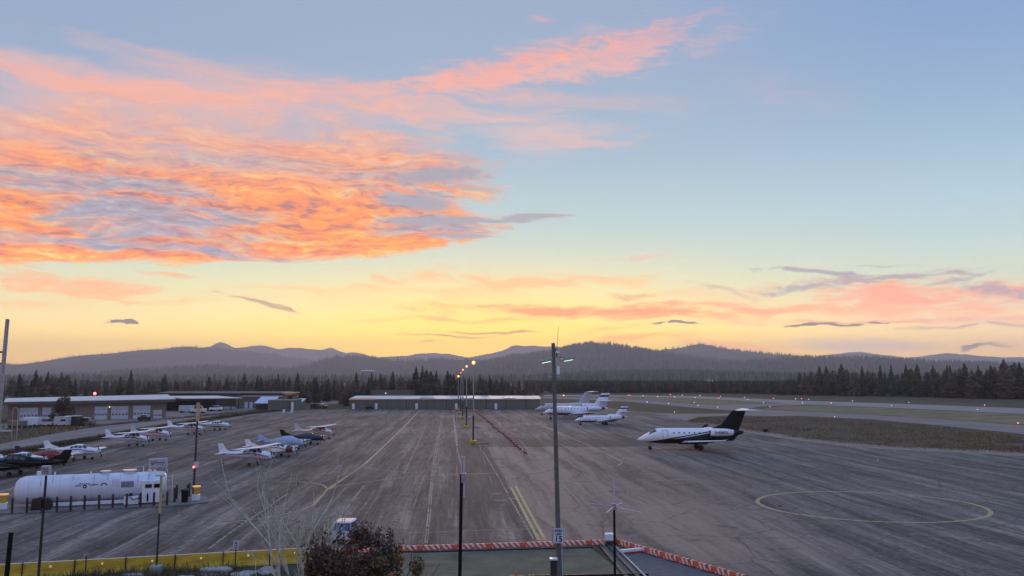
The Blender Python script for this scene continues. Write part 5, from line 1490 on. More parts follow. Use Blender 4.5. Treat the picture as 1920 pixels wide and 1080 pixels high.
# hooped vent pipe near the left edge
q = G(25, 848); t = thing('hoop_pipe', 'tall thin pale hoop of pipe beside the left edge pole, behind the parked black aircraft', 'pipe', q)
hh = P(25, 764, q.y).z
MB().tube([(-.4, 0, 0), (-.4, 0, hh - .5), (-.28, 0, hh - .12), (0, 0, hh), (.28, 0, hh - .12), (.4, 0, hh - .5), (.4, 0, 0)], .055, 6).build('hoop', M['steel'], t)
for z_ in (.6, 3.3): MB().tube([(-1.5, 0, z_), (.4, 0, z_)], .04, 5).build('cross_rail', M['steel'], t)

# ------------------------------------------------------------------ red cones
cn = thing('traffic_cone', 'small red traffic cone in the long slanting line across the apron', 'traffic cone', (0, 0, 0), 0, 'red cones in a long line')
cm_ = MB().tube([(0, 0, .05), (0, 0, .78)], [.27, .07], 10); cm_.build('cone_body', mat('cone_red', (0.36, 0.035, 0.03), .6), cn)
MB().box((0, 0, .025), (.62, .62, .05)).build('cone_base', M['rubber'], cn)
MB().tube([(0, 0, .40), (0, 0, .56)], [.192, .147], 10).build('reflective_band', M['palegrey'], cn)
remember(cn)
c0, c1 = G(986, 851.5), G(890, 769)
nn = 46
for i in range(nn):
    f = i / (nn - 1)
    p = c0 + (c1 - c0) * f + Vector((random.uniform(-.2, .2), random.uniform(-.5, .5), 0))
    if i == 0: cn.location = p; cn.scale = (.9,) * 3
    else: dup(cn, p, random.uniform(0, 3), cn['label'], .9)
q = P(968, 1077, 44); t = thing('traffic_cone', 'orange traffic cone whose tip shows at the bottom edge, left of the grey pedestal', 'traffic cone', (q.x, 44, q.z - .62))
MB().tube([(0, 0, .05), (0, 0, .75)], [.2, .03], 12).build('cone_body', M['orange'], t); MB().box((0, 0, .02), (.5, .5, .04)).build('cone_base', M['rubber'], t)

# ------------------------------------------------------------------ barriers
def chev(nt, x, y, z):
    s_ = ((x * 1.0 + z * .9) * 2.6).m('FRACT').smooth(0.47, 0.53)
    n_ = noise(nt, combine(nt, x, y, z), 5.0, 4, .7)
    seg = ((x * 0.41)).m('FRACT').smooth(.80, .84)
    c = mixc(nt, s_.m('MAXIMUM', seg), (0.66, 0.46, 0.38), (0.46, 0.07, 0.03))
    return mixc(nt, n_.smooth(.62, .75) * .5, c, (.2, .12, .1))
M['chevron'] = mat_masked('orange_white_striped_plastic', chev, .6)
def barrier_row(p0, p1, n, label, grp_, h=.30, w__=.36):
    d = (p1 - p0); L_ = d.length / n; a_ = math.atan2(d.y, d.x)
    first = None
    for i in range(n):
        p = p0 + d * ((i + .5) / n)
        if first is None:
            t = thing('low_barricade', label, 'barricade', p, a_, grp_)
            mb = MB(); hx_ = L_ / 2 - .05
            prof = [(-w__ / 2, 0), (w__ / 2, 0), (w__ / 2 * .9, h * .35), (w__ * .25, h), (-w__ * .25, h), (-w__ / 2 * .9, h * .35)]
            m6 = len(prof); vs = [(-hx_, y, z + .06) for y, z in prof] + [(hx_, y, z + .06) for y, z in prof]
            mb.add(vs, [tuple(range(m6)), tuple(range(2 * m6 - 1, m6 - 1, -1))] + [(k, k + m6, (k + 1) % m6 + m6, (k + 1) % m6) for k in range(m6)])
            mb.build('body', M['chevron'], t)
            MB().tube([(0, 0, h), (0, 0, h + .16)], .045, 8).build('warning_lamp', M['orange'], t)
            MB().box((-hx_ + .1, 0, .03), (.3, w__ + .2, .06)).build('foot', M['rubber'], t); MB().box((hx_ - .1, 0, .03), (.3, w__ + .2, .06)).build('foot', M['rubber'], t)
            remember(t); first = t
        else:
            dup(first, p + Vector((0, random.uniform(-.04, .04), 0)), a_ + random.uniform(-.012, .012), label)
barrier_row(G(560, 1040), G(1140, 1022), 9, 'low orange and white striped barricade in the row running left to right above the lawn', 'striped barricades above the lawn')
barrier_row(G(1152, 1020), G(1400, 1092), 8, 'low orange and white striped barricade in the row slanting down to the right', 'striped barricades slanting to the right', .33)
# yellow concrete barrier
def yel(nt, x, y, z):
    n_ = noise(nt, combine(nt, x * .6, y, z * 2.0), 1.5, 5, .7)
    c = mixc(nt, n_.smooth(.3, .7), (0.36, 0.235, 0.018), (0.62, 0.42, 0.03))
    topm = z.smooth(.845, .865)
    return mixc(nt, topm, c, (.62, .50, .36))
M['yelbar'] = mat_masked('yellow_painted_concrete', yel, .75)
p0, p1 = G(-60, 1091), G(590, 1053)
d = p1 - p0; n = 7; L_ = d.length / n; a_ = math.atan2(d.y, d.x)
place_word = ['at the left edge', 'second from the left edge', 'third from the left edge', 'left of the post on the concrete block', 'right of the post on the concrete block', 'behind the thin parking sign', 'behind the bare shrub']
first = None
for i in range(n):
    p = p0 + d * ((i + .5) / n); lb = 'yellow concrete barrier segment ' + place_word[i]
    if first is None:
        t = thing('yellow_barrier', lb, 'barrier', p, a_, 'yellow barriers along the planted strip')
        hx_ = L_ / 2 - .035; h = .88
        prof = [(-.30, 0), (.30, 0), (.30, .1), (.15, .32), (.09, h), (-.09, h), (-.15, .32), (-.30, .1)]
        mb = MB(); m6 = len(prof); vs = [(-hx_, y, z) for y, z in prof] + [(hx_, y, z) for y, z in prof]
        mb.add(vs, [tuple(range(m6)), tuple(range(2 * m6 - 1, m6 - 1, -1))] + [(k, k + m6, (k + 1) % m6 + m6, (k + 1) % m6) for k in range(m6)])
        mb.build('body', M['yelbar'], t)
        MB().box((.1, -.15, .62), (.10, .05, .10)).build('reflector', mat('reflector', (.85, .8, .55), .3, emit=(1, .9, .6), es=.25), t)  # reflector has no lamp; faint emission added for its bright spot
        MB().box((-hx_ - .03, -.02, .45), (.05, .34, .9)).build('joint_post', M['rust'], t)
        remember(t); first = t
    else: dup(first, p, a_ + random.uniform(-.01, .01), lb)

# lawn side strip: gravel path, kerbs, channel
sheet('path', [(1128, 1024), (1160, 1022), (1410, 1098), (1460, 1160), (1240, 1160)], .016, mat('dark_gravel_path', (.115, .11, .125), .9, 0, .35, 1.6, .4))
def kerb(label, a, b, w__, h, m_, name='kerb'):
    a, b = G(*a), G(*b); d = b - a
    o = MB().box((0, 0, h / 2), (d.length, w__, h)).build(name, m_); o.location = (a + b) / 2; o.rotation_euler = (0, 0, math.atan2(d.y, d.x)); o['kind'] = 'structure'
    return o
kerb('', (1124, 1022), (1182, 1092), .22, .10, M['darksteel'], 'kerb')
kerb('', (1138, 1022), (1204, 1092), .22, .12, M['darksteel'], 'kerb')
kerb('', (1150, 1024), (1216, 1090), .12, .14, M['steel'], 'kerb')
kerb('', (775, 1036), (1110, 1027), .35, .10, M['darksteel'], 'kerb')
kerb('', (955, 1083), (1216, 1079), .12, .12, M['black'], 'kerb')
a, b = G(1164, 1040), G(1214, 1035)
t = thing('wheel_stop', 'red and white painted wheel stop lying on the gravel beside the slanting striped barricades', 'wheel stop', (a + b) / 2, math.atan2((b - a).y, (b - a).x))
MB().box((0, 0, .22), ((b - a).length, .22, .20), bev=.03).build('white_upper', M['white'], t); MB().box((0, 0, .06), ((b - a).length, .26, .11)).build('red_base', M['red'], t)
q = G(1143, 1022)
t = thing('gate_operator', 'white gate motor box with a small frame at the corner of the striped barricades', 'gate motor', q)
MB().box((.0, 0, .55), (.62, .55, .5), bev=.06).build('box', M['white'], t); MB().box((0, 0, .15), (.5, .5, .3)).build('base', M['darksteel'], t)
MB().tube([(-.45, -.4, 0), (-.33, -.3, 1.15), (.05, -.3, 1.15)], .03, 6).build('frame', M['palegrey'], t)
MB().tube([(.25, 0, 0), (.42, 0, .6), (.62, 0, 0)], .05, 6).build('brace', M['black'], t)
q = at(1036, 46); zt = P(1036, 1046, 46).z
t = thing('pedestal', 'short grey square pedestal with a pale cap beside the foot of the tall lamp pole', 'pedestal', q)
MB().box((0, 0, zt / 2 - .05), (.32, .3, zt - .1)).build('body', M['darksteel'], t); MB().box((0, 0, zt - .05), (.40, .38, .1), bev=.02).build('cap', M['white'], t)

# utility cart behind the plum tree
q = G(648, 1016); t = thing('utility_cart', 'small pale cart with rounded white roof and blue windows, behind the dark purple tree', 'cart', q, R(-6))
kx = 1.45
t.scale = (.92,) * 3; MB().box((0, 0, .62), (kx, 2.4, .62), bev=.1).build('body', M['palegrey'], t)
mb = MB(); mb.add([(-.68, -1.15, .92), (.68, -1.15, .92), (.6, -.8, 1.5), (-.6, -.8, 1.5), (-.66, .9, .92), (.66, .9, .92), (.6, .6, 1.5), (-.6, .6, 1.5)], [(0, 1, 2, 3), (5, 4, 7, 6), (1, 5, 6, 2), (4, 0, 3, 7)]); mb.build('window', mat('blue_glass', (.03, .10, .22), .15), t)
mb = MB(); mb.box((0, -.1, 1.58), (1.34, 1.75, .2), bev=.09); mb.build('roof', M['white'], t)
mb = MB()
for x in (-.66, .66):
    for y, y2_ in ((-1.12, -.8), (.88, .6)): mb.tube([(x, y, .92), (x * .92, y2_, 1.5)], .04, 6)
mb.build('pillar', M['palegrey'], t)
mb = MB(); mb.box((0, -1.2, .95), (1.2, .05, .12)); mb.build('bumper_panel', M['palegrey'], t)
for x in (-.62, .62):
    for y in (-.8, .8):
        mb = MB(); wheel(mb, (x, y, .27), .27, .2); mb.build('wheel', M['rubber'], t)

# ------------------------------------------------------------------ vehicles and trailers by the hangar
def box_vehicle(name, label, cat, px, py, w__, h, ln, body, roof=None, rz=0.0, cab=False, win=True):
    q = G(px, py); t = thing(name, label, cat, q, rz)
    z0 = .45
    if cab:   # pickup or car: low body, cabin
        MB().box((0, 0, z0 + h * .22), (w__, ln, h * .42), bev=.12).build('body', M[body], t)
        mb = MB(); mb.add([(-w__ * .28, -ln * .45, z0 + h * .42), (w__ * .30, -ln * .45, z0 + h * .42), (w__ * .30, ln * .45, z0 + h * .42), (-w__ * .28, ln * .45, z0 + h * .42),
                           (-w__ * .18, -ln * .38, h), (w__ * .20, -ln * .38, h), (w__ * .20, ln * .38, h), (-w__ * .18, ln * .38, h)], [(0, 1, 5, 4), (1, 2, 6, 5), (2, 3, 7, 6), (3, 0, 4, 7)]); mb.build('window', M['glass'], t)
        MB().box((0, 0, h + .02), (w__ * .40, ln * .8, .08), bev=.03).build('roof', M[roof or body], t)
    else:
        MB().box((0, 0, z0 + (h - z0) / 2), (w__, ln, h - z0), bev=.08).build('body', M[body], t)
        if roof: MB().box((0, 0, h + .05), (w__ + .1, ln + .1, .12), bev=.03).build('roof', M[roof], t)
        if win: MB().box((w__ * .2, -ln / 2 - .01, h * .7), (w__ * .4, .05, h * .18)).build('window', M['glass'], t)
    for x in (-w__ * .32, w__ * .32):
        mb = MB()
        for y in (-ln / 2 + .1, ln / 2 - .1): wheel(mb, (x, y, .36), .36, .22)
        mb.build('wheel', M['rubber'], t)
    return t
box_vehicle('box_trailer', 'bright white box trailer parked below the leftmost sectional door', 'trailer', 61, 801, 3.3, 2.3, 2.2, 'white', win=False)
box_vehicle('parked_car', 'dark windowed pickup with pale lower body, between the white trailer and the white van', 'pickup', 87, 801, 2.9, 1.9, 1.8, 'palegrey', cab=True)
box_vehicle('parked_van', 'pale blue white van parked left of the tall dark truck', 'van', 117, 801, 2.9, 2.3, 2.0, 'palegrey', 'white')
box_vehicle('parked_truck', 'dark box truck with warm lit pale roof, right of the white van', 'truck', 137, 800, 3.0, 2.4, 2.1, 'darksteel', 'cream')
box_vehicle('parked_car', 'white topped off road car with dark windows at the right end of the parked vehicles', 'car', 162, 799, 3.5, 1.9, 1.8, 'tan', 'cream', cab=True)
box_vehicle('storage_container', 'low olive grey storage box at the left edge, left of the white box trailer', 'container', 32, 803, 3.4, 1.7, 2.2, 'wallbeige', win=False)
box_vehicle('tractor', 'small dark tractor with pale parts standing before the right sectional door', 'tractor', 270, 790, 2.8, 1.7, 1.6, 'rust', 'cream', cab=True)
box_vehicle('tank_trailer', 'pale tank trailer at the left end of the open shelter', 'trailer', 350, 774, 4.4, 2.3, 2.0, 'palegrey', win=False)
box_vehicle('parked_truck', 'yellowish flat truck in front of the open shelter', 'truck', 372, 775, 4.6, 2.4, 2.0, 'cream', 'yellow', cab=True)
box_vehicle('parked_car', 'white car under the right half of the open shelter', 'car', 405, 771, 4.2, 1.8, 1.8, 'white', cab=True)
box_vehicle('parked_car', 'dark car with warm lit side, left one of the pair before the central hangar', 'car', 590, 766, 2.3, 1.8, 4.2, 'darksteel', cab=False)
box_vehicle('parked_car', 'pinkish dark car, right one of the pair before the central hangar', 'car', 604, 766, 3.2, 1.6, 4.2, 'maroon', 'cream', cab=True)
box_vehicle('parked_car', 'dark car close to the wall near the left end of the central hangar', 'car', 693, 768, 2.6, 1.5, 1.8, 'black', cab=True)
for px in (532, 547):
    q = G(px, 773.5); t = thing('drum', 'left small white drum at the apron edge before the grey shed' if px == 532 else 'right small white drum at the apron edge before the grey shed', 'drum', q)
    MB().tube([(0, 0, 0), (0, 0, 1.0)], .4, 10).build('body', M['white'], t); MB().tube([(0, 0, 1.0), (0, 0, 1.06)], .43, 10).build('rim', M['steel'], t)
q = P(49, 738, 225); t = thing('beacon_mast', 'thin mast with a glowing red beacon above the left end of the long hangar roof', 'beacon', (q.x, 262, 0))
q = P(49, 738, 262); MB().tube([(0, 0, 0), (0, 0, q.z - .2)], .08, 6).build('pole', M['darksteel'], t); MB().sphere((0, 0, q.z), .42).build('lamp', M['lamp_red'], t)

# ------------------------------------------------------------------ field lights
wl = [(1205.6, 743.3), (1233, 744.8), (1265, 745.4), (1279, 742.5), (1312.5, 743.3), (1395.8, 746.5), (1402.5, 750.6), (1492, 749.4), (1432, 756.7), (1443.8, 764), (1301.7, 755.8), (1254, 758), (1309, 761.9), (1345.8, 764.6), (1264.6, 774), (1516.4, 749.8), (1598, 753), (1704, 755.6), (1832.5, 769.2), (1565, 783)]
rl = [(1177.7, 742.7), (1181.7, 742.2), (1257, 741.5), (1303, 746.9), (1351, 744.8), (1347.3, 748.5), (1450.6, 748.3), (1503, 749)]
ol = [(1504.8, 757.2), (1558.4, 757.6), (1672, 762.4), (1846.3, 761.2), (1909, 796.0), (1057, 744.5)]
fl0 = {}
def field_light(px, py, m_, label, r_, grp_):
    q = G(px, py + .6)
    if m_ not in fl0:
        t = thing('field_light', label, 'field light', q, 0, grp_)
        MB().tube([(0, 0, 0), (0, 0, .5)], [.22, .12], 8).build('stem', M['darksteel'], t); MB().sphere((0, 0, .62), .2, n=8).build('lamp', M[m_], t)
        remember(t); fl0[m_] = t
    else: t = dup(fl0[m_], q, 0, label)
    s_ = max(.6, q.y / 480.0) * r_; t.scale = (s_,) * 3
    return t
for px, py in wl: field_light(px, py, 'lamp_white', 'small white edge light beside the runway or taxiway', .85, 'white edge lights')
for px, py in rl: field_light(px, py, 'lamp_red', 'small red light at the far runway edge', .9, 'red runway lights')
for px, py in ol: field_light(px, py, 'lamp_amber', 'bright amber edge light along the near side of the runway' if px not in (1909, 1057) else ('large glowing amber light near the right edge, beside the taxiway' if px == 1909 else 'bright amber light just right of the tall lamp pole, above the parked jets'), 1.1 if px != 1057 else 1.6, 'amber edge lights')
field_light(1213.5, 755.2, 'lamp_blue', 'small blue taxiway light above the small white jet', .9, 'blue taxiway lights')
q = G(1435, 811); t = thing('field_sign', 'small black box sign standing in the grass right of the black tailed jet', 'sign', q)
MB().box((0, 0, .42), (.95, .3, .6), bev=.03).build('box', M['black'], t)
for x in (-.3, .3): MB().box((x, 0, .06), (.06, .06, .12)).build('leg', M['steel'], t)
q = G(1463, 949); o = MB().tube([(0, 0, 0), (0, 0, .04), (0, 0, .07)], [.22, .2, .1], 10).build('ground_anchor', M['black']); o.location = q; tag(o, 'small dark metal anchor cover inside the big painted circle', 'cover')
# ------------------------------------------------------------------ near plants
def leaf_cloud(n, centre_fn, size, seed, mats, mi_fn, name, parent, flat=.5):
    rg = np.random.default_rng(seed)
    c = centre_fn(rg, n); n = len(c)
    s = size * rg.uniform(.6, 1.4, n)
    a = rg.normal(size=(n, 3)); a /= np.linalg.norm(a, axis=1)[:, None]
    b = np.cross(a, rg.normal(size=(n, 3))); b /= np.linalg.norm(b, axis=1)[:, None]
    V_ = np.stack([c - a * s[:, None] * .5, c + b * s[:, None] * .28, c + a * s[:, None] * .6, c - b * s[:, None] * .28], 1).reshape(-1, 3)
    F_ = np.arange(4 * n).reshape(n, 4)
    me = np_mesh(name, V_, F_, mats, mi_fn(rg, c))
    o = bpy.data.objects.new(name, me); COL.objects.link(o)
    if parent: o.parent = parent
    return o

def limbs(mb, p, d, L_, r, depth, rg, spread=.5, tips=None, up=.25, seg=3, minr=.006, wob=.10):
    pts = [p]; rr = [r]
    q = p.copy(); dd = d.copy()
    for i in range(seg):
        dd = (dd + Vector((rg.gauss(0, wob), rg.gauss(0, wob), rg.gauss(0, .05) + up * .12))).normalized()
        q = q + dd * L_ / seg; pts.append(q.copy()); rr.append(max(minr, r * (1 - .55 * (i + 1) / seg)))
        if depth > 0 and i >= 0 and rg.random() < .85:
            sd = (dd + Vector((rg.gauss(0, spread), rg.gauss(0, spread), rg.gauss(0, spread * .4) + up * .5))).normalized()
            limbs(mb, q.copy(), sd, L_ * rg.uniform(.5, .75), r * .55, depth - 1, rg, spread, tips, up, max(3, seg - 1), minr, wob)
    mb.tube(pts, rr, 5 if r > .02 else 3, cap=False)
    if tips is not None: tips.append((pts[-1], dd))

lf_purple = mat('leaf_dark_purple', (0.125, 0.032, 0.024), 0.7, 0, .5, 2.0, col2=(0.020, 0.010, 0.010))
lf_brown = mat('leaf_brown', (0.16, 0.07, 0.038), 0.7, 0, .5, 2.0)
lf_pale = mat('leaf_pale_olive', (0.20, 0.17, 0.11), 0.7, 0, .4, 2.0)
lf_green = mat('leaf_dull_green', (0.075, 0.085, 0.035), 0.7, 0, .5, 2.0)
lf_yellow = mat('leaf_autumn_yellow', (0.34, 0.24, 0.05), 0.7, 0, .4, 2.0)
lf_orange = mat('leaf_autumn_orange', (0.42, 0.13, 0.035), 0.7, 0, .4, 2.0)
bark_pale = mat('pale_bark', (0.52, 0.52, 0.42), 0.8, 0, .3, 5.0)

# dark purple plum tree
PY = 35.0
c = at(672, PY); zt = P(672, 998, PY).z; zb = P(672, 1080, PY).z
plum = thing('plum_tree', 'dense dark purple leaved tree at the bottom, in front of the small blue cart', 'tree', c)
rg_ = random.Random(5); mb = MB(); tips = []
for k in range(7):
    an = k * .9; limbs(mb, Vector((0, 0, .2)), Vector((math.cos(an) * .35, math.sin(an) * .35, 1)).normalized(), 2.5, .10, 2, rg_, .45, tips, .3)
mb.build('trunk', M['bark'], plum)
W_ = 2.1
def plum_pts(rg, n):
    # many overlapping leafy lumps with upright shoots
    cs = []; rs = []
    for i in range(46):
        a = rg.uniform(0, 6.28); r = math.sqrt(rg.uniform(0, 1)) * W_ * .85; 
        zmax = zt - .15 - 1.25 * (r / W_) ** 2.2
        cs.append((r * math.cos(a), r * math.sin(a), rg.uniform(.55, 1.0) * zmax if rg.random() < .7 else rg.uniform(.3, .7) * zmax)); rs.append(rg.uniform(.30, .55))
    cs = np.array(cs); rs = np.array(rs)
    k = rg.integers(0, len(cs), n)
    v = rg.normal(size=(n, 3)); v /= np.linalg.norm(v, axis=1)[:, None]
    p = cs[k] + v * (rs[k] * rg.uniform(.45, 1.05, n) ** .6)[:, None]
    sh = []
    for i in range(90):
        a = rg.uniform(0, 6.28); r = math.sqrt(rg.uniform(0, 1)) * W_ * .9; z0 = zt - .35 - 1.2 * (r / W_) ** 2.2
        m = 26; t_ = np.linspace(0, 1, m); h_ = rg.uniform(.35, .85)
        lean_ = rg.normal(0, .12, 2)
        sh.append(np.stack([r * math.cos(a) + lean_[0] * t_ + rg.normal(0, .045, m), r * math.sin(a) + lean_[1] * t_ + rg.normal(0, .045, m), z0 + t_ * h_], 1))
    return np.concatenate([p] + sh)
def plum_mi(rg, c):
    u_ = rg.uniform(0, 1, len(c)); m = np.zeros(len(c), int)
    m[u_ > .42] = 1; m[(u_ > .70) | ((c[:, 0] > .7) & (u_ > .45))] = 3; m[u_ > .88] = 2
    return m
leaf_cloud(24000, plum_pts, .115, 8, [lf_purple, lf_brown, lf_pale, lf_green], plum_mi, 'crown', plum)
# autumn shrub on its right
PY2 = 34.0
c = at(752, PY2); zt2 = P(752, 1020, PY2).z
shr = thing('autumn_shrub', 'shrub turning green, yellow and orange, right of the dark purple tree', 'shrub', c)
mb = MB()
for k in range(5): limbs(mb, Vector((0, 0, .1)), Vector((math.cos(k * 1.3) * .3, math.sin(k * 1.3) * .3, 1)).normalized(), 2.6, .06, 2, rg_, .4, None, .3)
mb.build('stem', M['bark'], shr)
def shr_pts(rg, n):
    cs = []; rs = []
    for i in range(30):
        a = rg.uniform(0, 6.28); r = math.sqrt(rg.uniform(0, 1)) * .78; cs.append((r * math.cos(a), r * math.sin(a), rg.uniform(.25, 1) * (zt2 - .2 - .9 * r * r))); rs.append(rg.uniform(.2, .34))
    cs = np.array(cs); rs = np.array(rs); k = rg.integers(0, len(cs), n)
    v = rg.normal(size=(n, 3)); v /= np.linalg.norm(v, axis=1)[:, None]
    return cs[k] + v * (rs[k] * rg.uniform(.4, 1.05, n))[:, None]
def shr_mi(rg, c):
    m = np.zeros(len(c), int); q = rg.uniform(0, 1, len(c))
    m[q > .5] = 1; m[q > .72] = 2
    near_o = (np.abs(c[:, 0] + .02) < .28) & (c[:, 2] > zt2 - 1.1) & (c[:, 2] < zt2 - .15) & (q > .25); m[near_o] = 3
    return m
leaf_cloud(6500, shr_pts, .10, 9, [lf_green, lf_brown, lf_yellow, lf_orange], shr_mi, 'foliage', shr)
# sprig
c = at(738, 36.5); z1 = P(738, 992, 36.5).z
sp_ = thing('sapling', 'thin sapling with a tuft of pale green leaves, right of the dark purple tree', 'sapling', c)
MB().tube([(0, 0, 0), (.02, 0, z1 * .6), (0, 0, z1)], [.03, .02, .008], 5).build('stem', bark_pale, sp_)
leaf_cloud(110, lambda rg, n: np.stack([rg.normal(0, .09, n), rg.normal(0, .09, n), z1 - .25 + rg.normal(0, .2, n)], 1), .10, 12, [lf_green, lf_pale], lambda rg, c: rg.integers(0, 2, len(c)), 'foliage', sp_)

# bare pale shrub
PY3 = 38.0
c = at(572, PY3); z3 = P(566, 930, PY3).z
bare = thing('bare_shrub', 'nearly leafless pale shrub with a few yellow leaf tufts, left of the dark purple tree', 'shrub', c)
rg2 = random.Random(11); mb = MB(); tips = []
for (dx_, ln_, ) in ((-.60, 3.9), (-.22, 4.7), (-.06, 5.1), (.14, 4.5), (.34, 4.2), (.60, 3.6), (-.4, 2.6), (.5, 3.0)):
    d_ = Vector((dx_ * .18, rg2.gauss(0, .08), 1)).normalized()
    limbs(mb, Vector((dx_ * .3, rg2.gauss(0, .12), 0)), d_, ln_ * .95, .065, 2, rg2, .42, tips, .5, 5, .016, .17)
mb.build('branches', bark_pale, bare)
def bare_pts(rg, n):
    out = []
    for cx, cz, w_, m in ((.95, z3 - 1.55, .16, 70), (1.1, z3 - 1.75, .14, 60), (-.2, 2.3, .5, 170), (.55, 2.2, .45, 260), (.3, 1.2, .6, 250), (-.5, 1.0, .6, 250)):
        out.append(np.stack([rg.normal(cx, w_, m), rg.normal(0, .3, m), rg.normal(cz, w_ * .7, m)], 1))
    pts_ = np.array([t_[0] for t_ in tips]); k = rg.integers(0, len(pts_), 320)
    out.append(pts_[k] + rg.normal(0, .07, (320, 3)))
    return np.concatenate(out)
leaf_cloud(1, bare_pts, .085, 13, [lf_yellow, lf_green, lf_pale], lambda rg, c: rg.integers(0, 3, len(c)), 'foliage', bare)
# yellow leaves low shrub
c = at(596, 42); t = thing('yellow_shrub', 'bright yellow leaved low shrub between the bare shrub and the purple tree', 'shrub', c)
z4 = P(596, 1032, 42).z
MB().tube([(0, 0, 0), (0, 0, z4 * .7)], [.05, .015], 5).build('stem', M['bark'], t)
leaf_cloud(900, lambda rg, n: np.stack([rg.normal(0, .32, n), rg.normal(0, .25, n), z4 * .62 + rg.normal(0, .38, n)], 1), .11, 14, [lf_yellow, lf_green], lambda rg, c: (rg.uniform(0, 1, len(c)) > .7).astype(int), 'foliage', t)

# bushy tree before the long hangar
q = G(117, 799); zt5 = P(117, 743, q.y).z
t = thing('bushy_tree', 'dark bushy olive tree standing before the long beige hangar, between its doors', 'tree', q)
MB().tube([(0, 0, 0), (.1, 0, zt5 * .6)], [.25, .08], 7).build('trunk', M['bark'], t)
def bt(rg, n):
    cs = []; rs = []
    for i in range(40):
        z = rg.uniform(.12, 1) * zt5 * .93; w_ = 3.3 * (1 - (z / zt5) ** 1.3) + .5
        a = rg.uniform(0, 6.28); r = math.sqrt(rg.uniform(0, 1)) * w_; cs.append((r * math.cos(a), r * math.sin(a), z)); rs.append(rg.uniform(.5, .9))
    cs = np.array(cs); rs = np.array(rs); k = rg.integers(0, len(cs), n)
    v = rg.normal(size=(n, 3)); v /= np.linalg.norm(v, axis=1)[:, None]
    return cs[k] + v * (rs[k] * rg.uniform(.4, 1.05, n))[:, None]
leaf_cloud(3800, bt, .32, 15, [M['needle2'], M['needle'], M['needle3']], lambda rg, c: rg.integers(0, 3, len(c)), 'crown', t)

# grasses and weeds: blades in numbers nobody could count
def blades(name, label, xy, h0, h1, wd, mats, seed, lean=.35):
    rg = np.random.default_rng(seed); n = len(xy)
    h = rg.uniform(h0, h1, n); a = rg.uniform(0, 6.28, n); w_ = wd * rg.uniform(.6, 1.4, n)
    lx_, ly_ = rg.normal(0, lean, n) * h, rg.normal(0, lean, n) * h
    b0_ = np.stack([xy[:, 0] - np.cos(a) * w_, xy[:, 1] - np.sin(a) * w_, np.full(n, -.02)], 1)
    b1_ = np.stack([xy[:, 0] + np.cos(a) * w_, xy[:, 1] + np.sin(a) * w_, np.full(n, -.02)], 1)
    tp = np.stack([xy[:, 0] + lx_, xy[:, 1] + ly_, h], 1)
    V_ = np.stack([b0_, b1_, tp], 1).reshape(-1, 3)
    me = np_mesh(name, V_, np.arange(3 * n).reshape(n, 3), mats, rg.integers(0, len(mats), n))
    o = bpy.data.objects.new(name, me); COL.objects.link(o); tag(o, label, None, None, 'stuff')
gm1 = mat('dry_blade', (0.34, 0.24, 0.135), .9, 0, .4, .4); gm2 = mat('olive_blade', (0.13, 0.115, 0.05), .9, 0, .4, .4); gm3 = mat('brown_blade', (0.19, 0.125, 0.072), .9, 0, .4, .4)
def in_poly_px(n, fn_lo, fn_hi, x0, x1, rg):
    px = rg.uniform(x0, x1, n); out = []
    for p in px:
        lo, hi = fn_lo(p), fn_hi(p)
        # even density on the ground, clumped
        a, b = G(p, lo), G(p, hi); f = rg.random(); q = a + (b - a) * f; out.append((q.x, q.y))
    xy = np.array(out)
    k = fbm(xy[:, 0] / 3.5, xy[:, 1] / 5.0, 77, 3) > rg.uniform(.25, .62, len(xy))
    return xy[k]
rgn = np.random.default_rng(99)
ip = lambda pts: (lambda p: float(np.interp(p, [a for a, b in pts], [b for a, b in pts])))
lo = ip([(1290, 790), (1310, 783), (1380, 780), (1430, 782), (1520, 784), (1640, 790), (1760, 800), (1920, 817), (2000, 824)])
hi = ip([(1290, 790.5), (1330, 796), (1400, 807), (1480, 820), (1550, 829), (1640, 837), (1800, 845), (1920, 850), (2000, 854)])
blades('grass', 'dry brown and olive grass of the island between taxiway and apron', in_poly_px(42000, lo, hi, 1290, 2000, rgn), .08, .42, .05, [gm1, gm2, gm3], 20)
lo = ip([(-60, 1099), (300, 1069), (600, 1055), (780, 1050)]); hi = ip([(-60, 1180), (780, 1180)])
blades('weeds', 'dark weeds and tufts growing in front of the yellow barrier', in_poly_px(26000, lo, hi, -40, 700, rgn), .15, .62, .03, [gm2, gm2, gm3, M['needle']], 21)
lo = ip([(-60, 800), (60, 799), (200, 797), (340, 783), (500, 766), (560, 764)]); hi = ip([(-60, 842), (0, 832), (110, 811), (200, 798), (340, 784.5), (560, 766)])
blades('grass', 'dry tufts beside the service road on the left', in_poly_px(9000, lo, hi, -40, 560, rgn), .1, .6, .09, [gm1, gm2, gm3], 22)
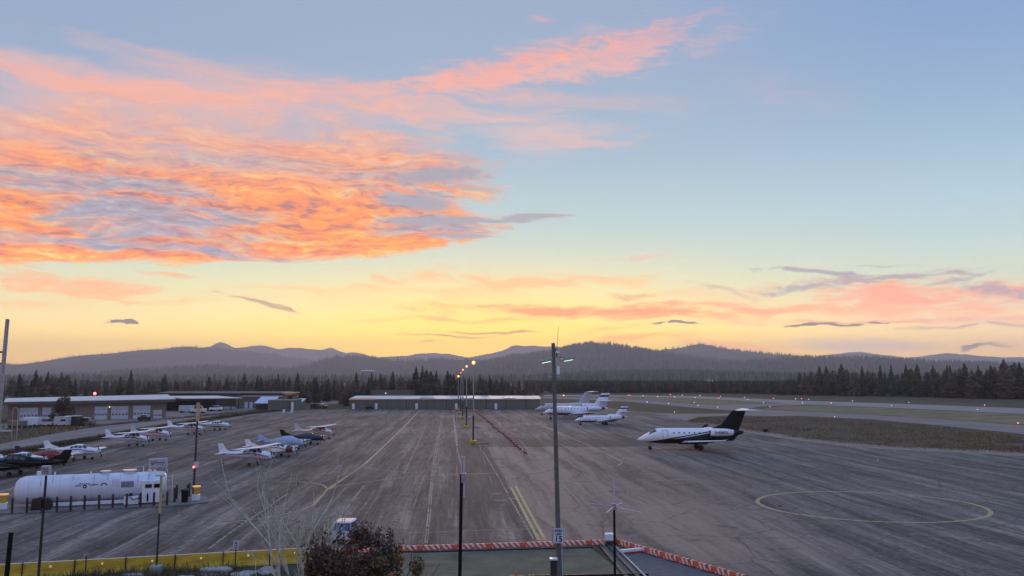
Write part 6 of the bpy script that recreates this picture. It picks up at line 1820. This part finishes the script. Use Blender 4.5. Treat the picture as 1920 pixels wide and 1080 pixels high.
# dark grassy ditch bank between service road and apron
lo = ip([(-60, 862), (0, 851), (120, 830), (235, 811), (360, 790), (480, 773), (550, 767.5)]); hi = ip([(-60, 868), (0, 857), (120, 836), (235, 816), (360, 793), (480, 775), (550, 769)])
def wood_strip(n):
    xy = in_poly_px(n, lo, hi, -40, 550, rgn); return xy
blades('grass', 'dark tufts along the ditch between service road and apron', wood_strip(16000), .15, .75, .06, [M['needle'], gm2, M['bark']], 23)

# boulders among the weeds
def rock(px, py, r, label):
    q = G(px, py); rg = random.Random(int(px)); vs = []; 
    bm = bmesh.new(); bmesh.ops.create_icosphere(bm, subdivisions=3, radius=1)
    for v in bm.verts:
        n_ = v.co.normalized(); k = 1 + .22 * math.sin(n_.x * 3 + px) + .18 * math.sin(n_.y * 4.3 + px * 2) + .12 * math.sin(n_.z * 6 + px) + rg.uniform(-.04, .04)
        v.co = Vector((n_.x * r * k * 1.25, n_.y * r * k, n_.z * r * k * .55))
    me = bpy.data.meshes.new('boulder'); bm.to_mesh(me); bm.free(); me.materials.append(M['concrete'])
    o = bpy.data.objects.new('boulder', me); COL.objects.link(o); o.location = (q.x, q.y, r * .25); tag(o, label, 'boulder', 'boulders among the weeds')
rock(407, 1077, .62, 'wide flat pale boulder left of the small parking sign post')
rock(452, 1084, .5, 'rounded pale boulder just right of the small parking sign post')
rock(497, 1078, .5, 'pale boulder below the bare shrub, right of the rounded one')
rock(250, 1084, .4, 'small pale boulder left of the white concrete block')
rock(350, 1086, .3, 'smallest boulder, between the white concrete block and the flat boulder')

# ------------------------------------------------------------------ the evening air
hz = MB(); hz.box((0, 5900, 233), (26500, 12600, 470)); ho = hz.build('haze', [])
hm_ = bpy.data.materials.new('haze_air'); hm_.use_nodes = True
nt_ = hm_.node_tree; nt_.nodes.clear()
pv = nt_.nodes.new('ShaderNodeVolumePrincipled'); pv.inputs['Color'].default_value = (0.95, 0.92, 0.98, 1); pv.inputs['Density'].default_value = HAZE; pv.inputs['Anisotropy'].default_value = 0.35
ou = nt_.nodes.new('ShaderNodeOutputMaterial'); nt_.links.new(pv.outputs[0], ou.inputs['Volume'])
ho.data.materials.append(hm_); ho['kind'] = 'stuff'; ho['label'] = 'thin evening haze over the valley'
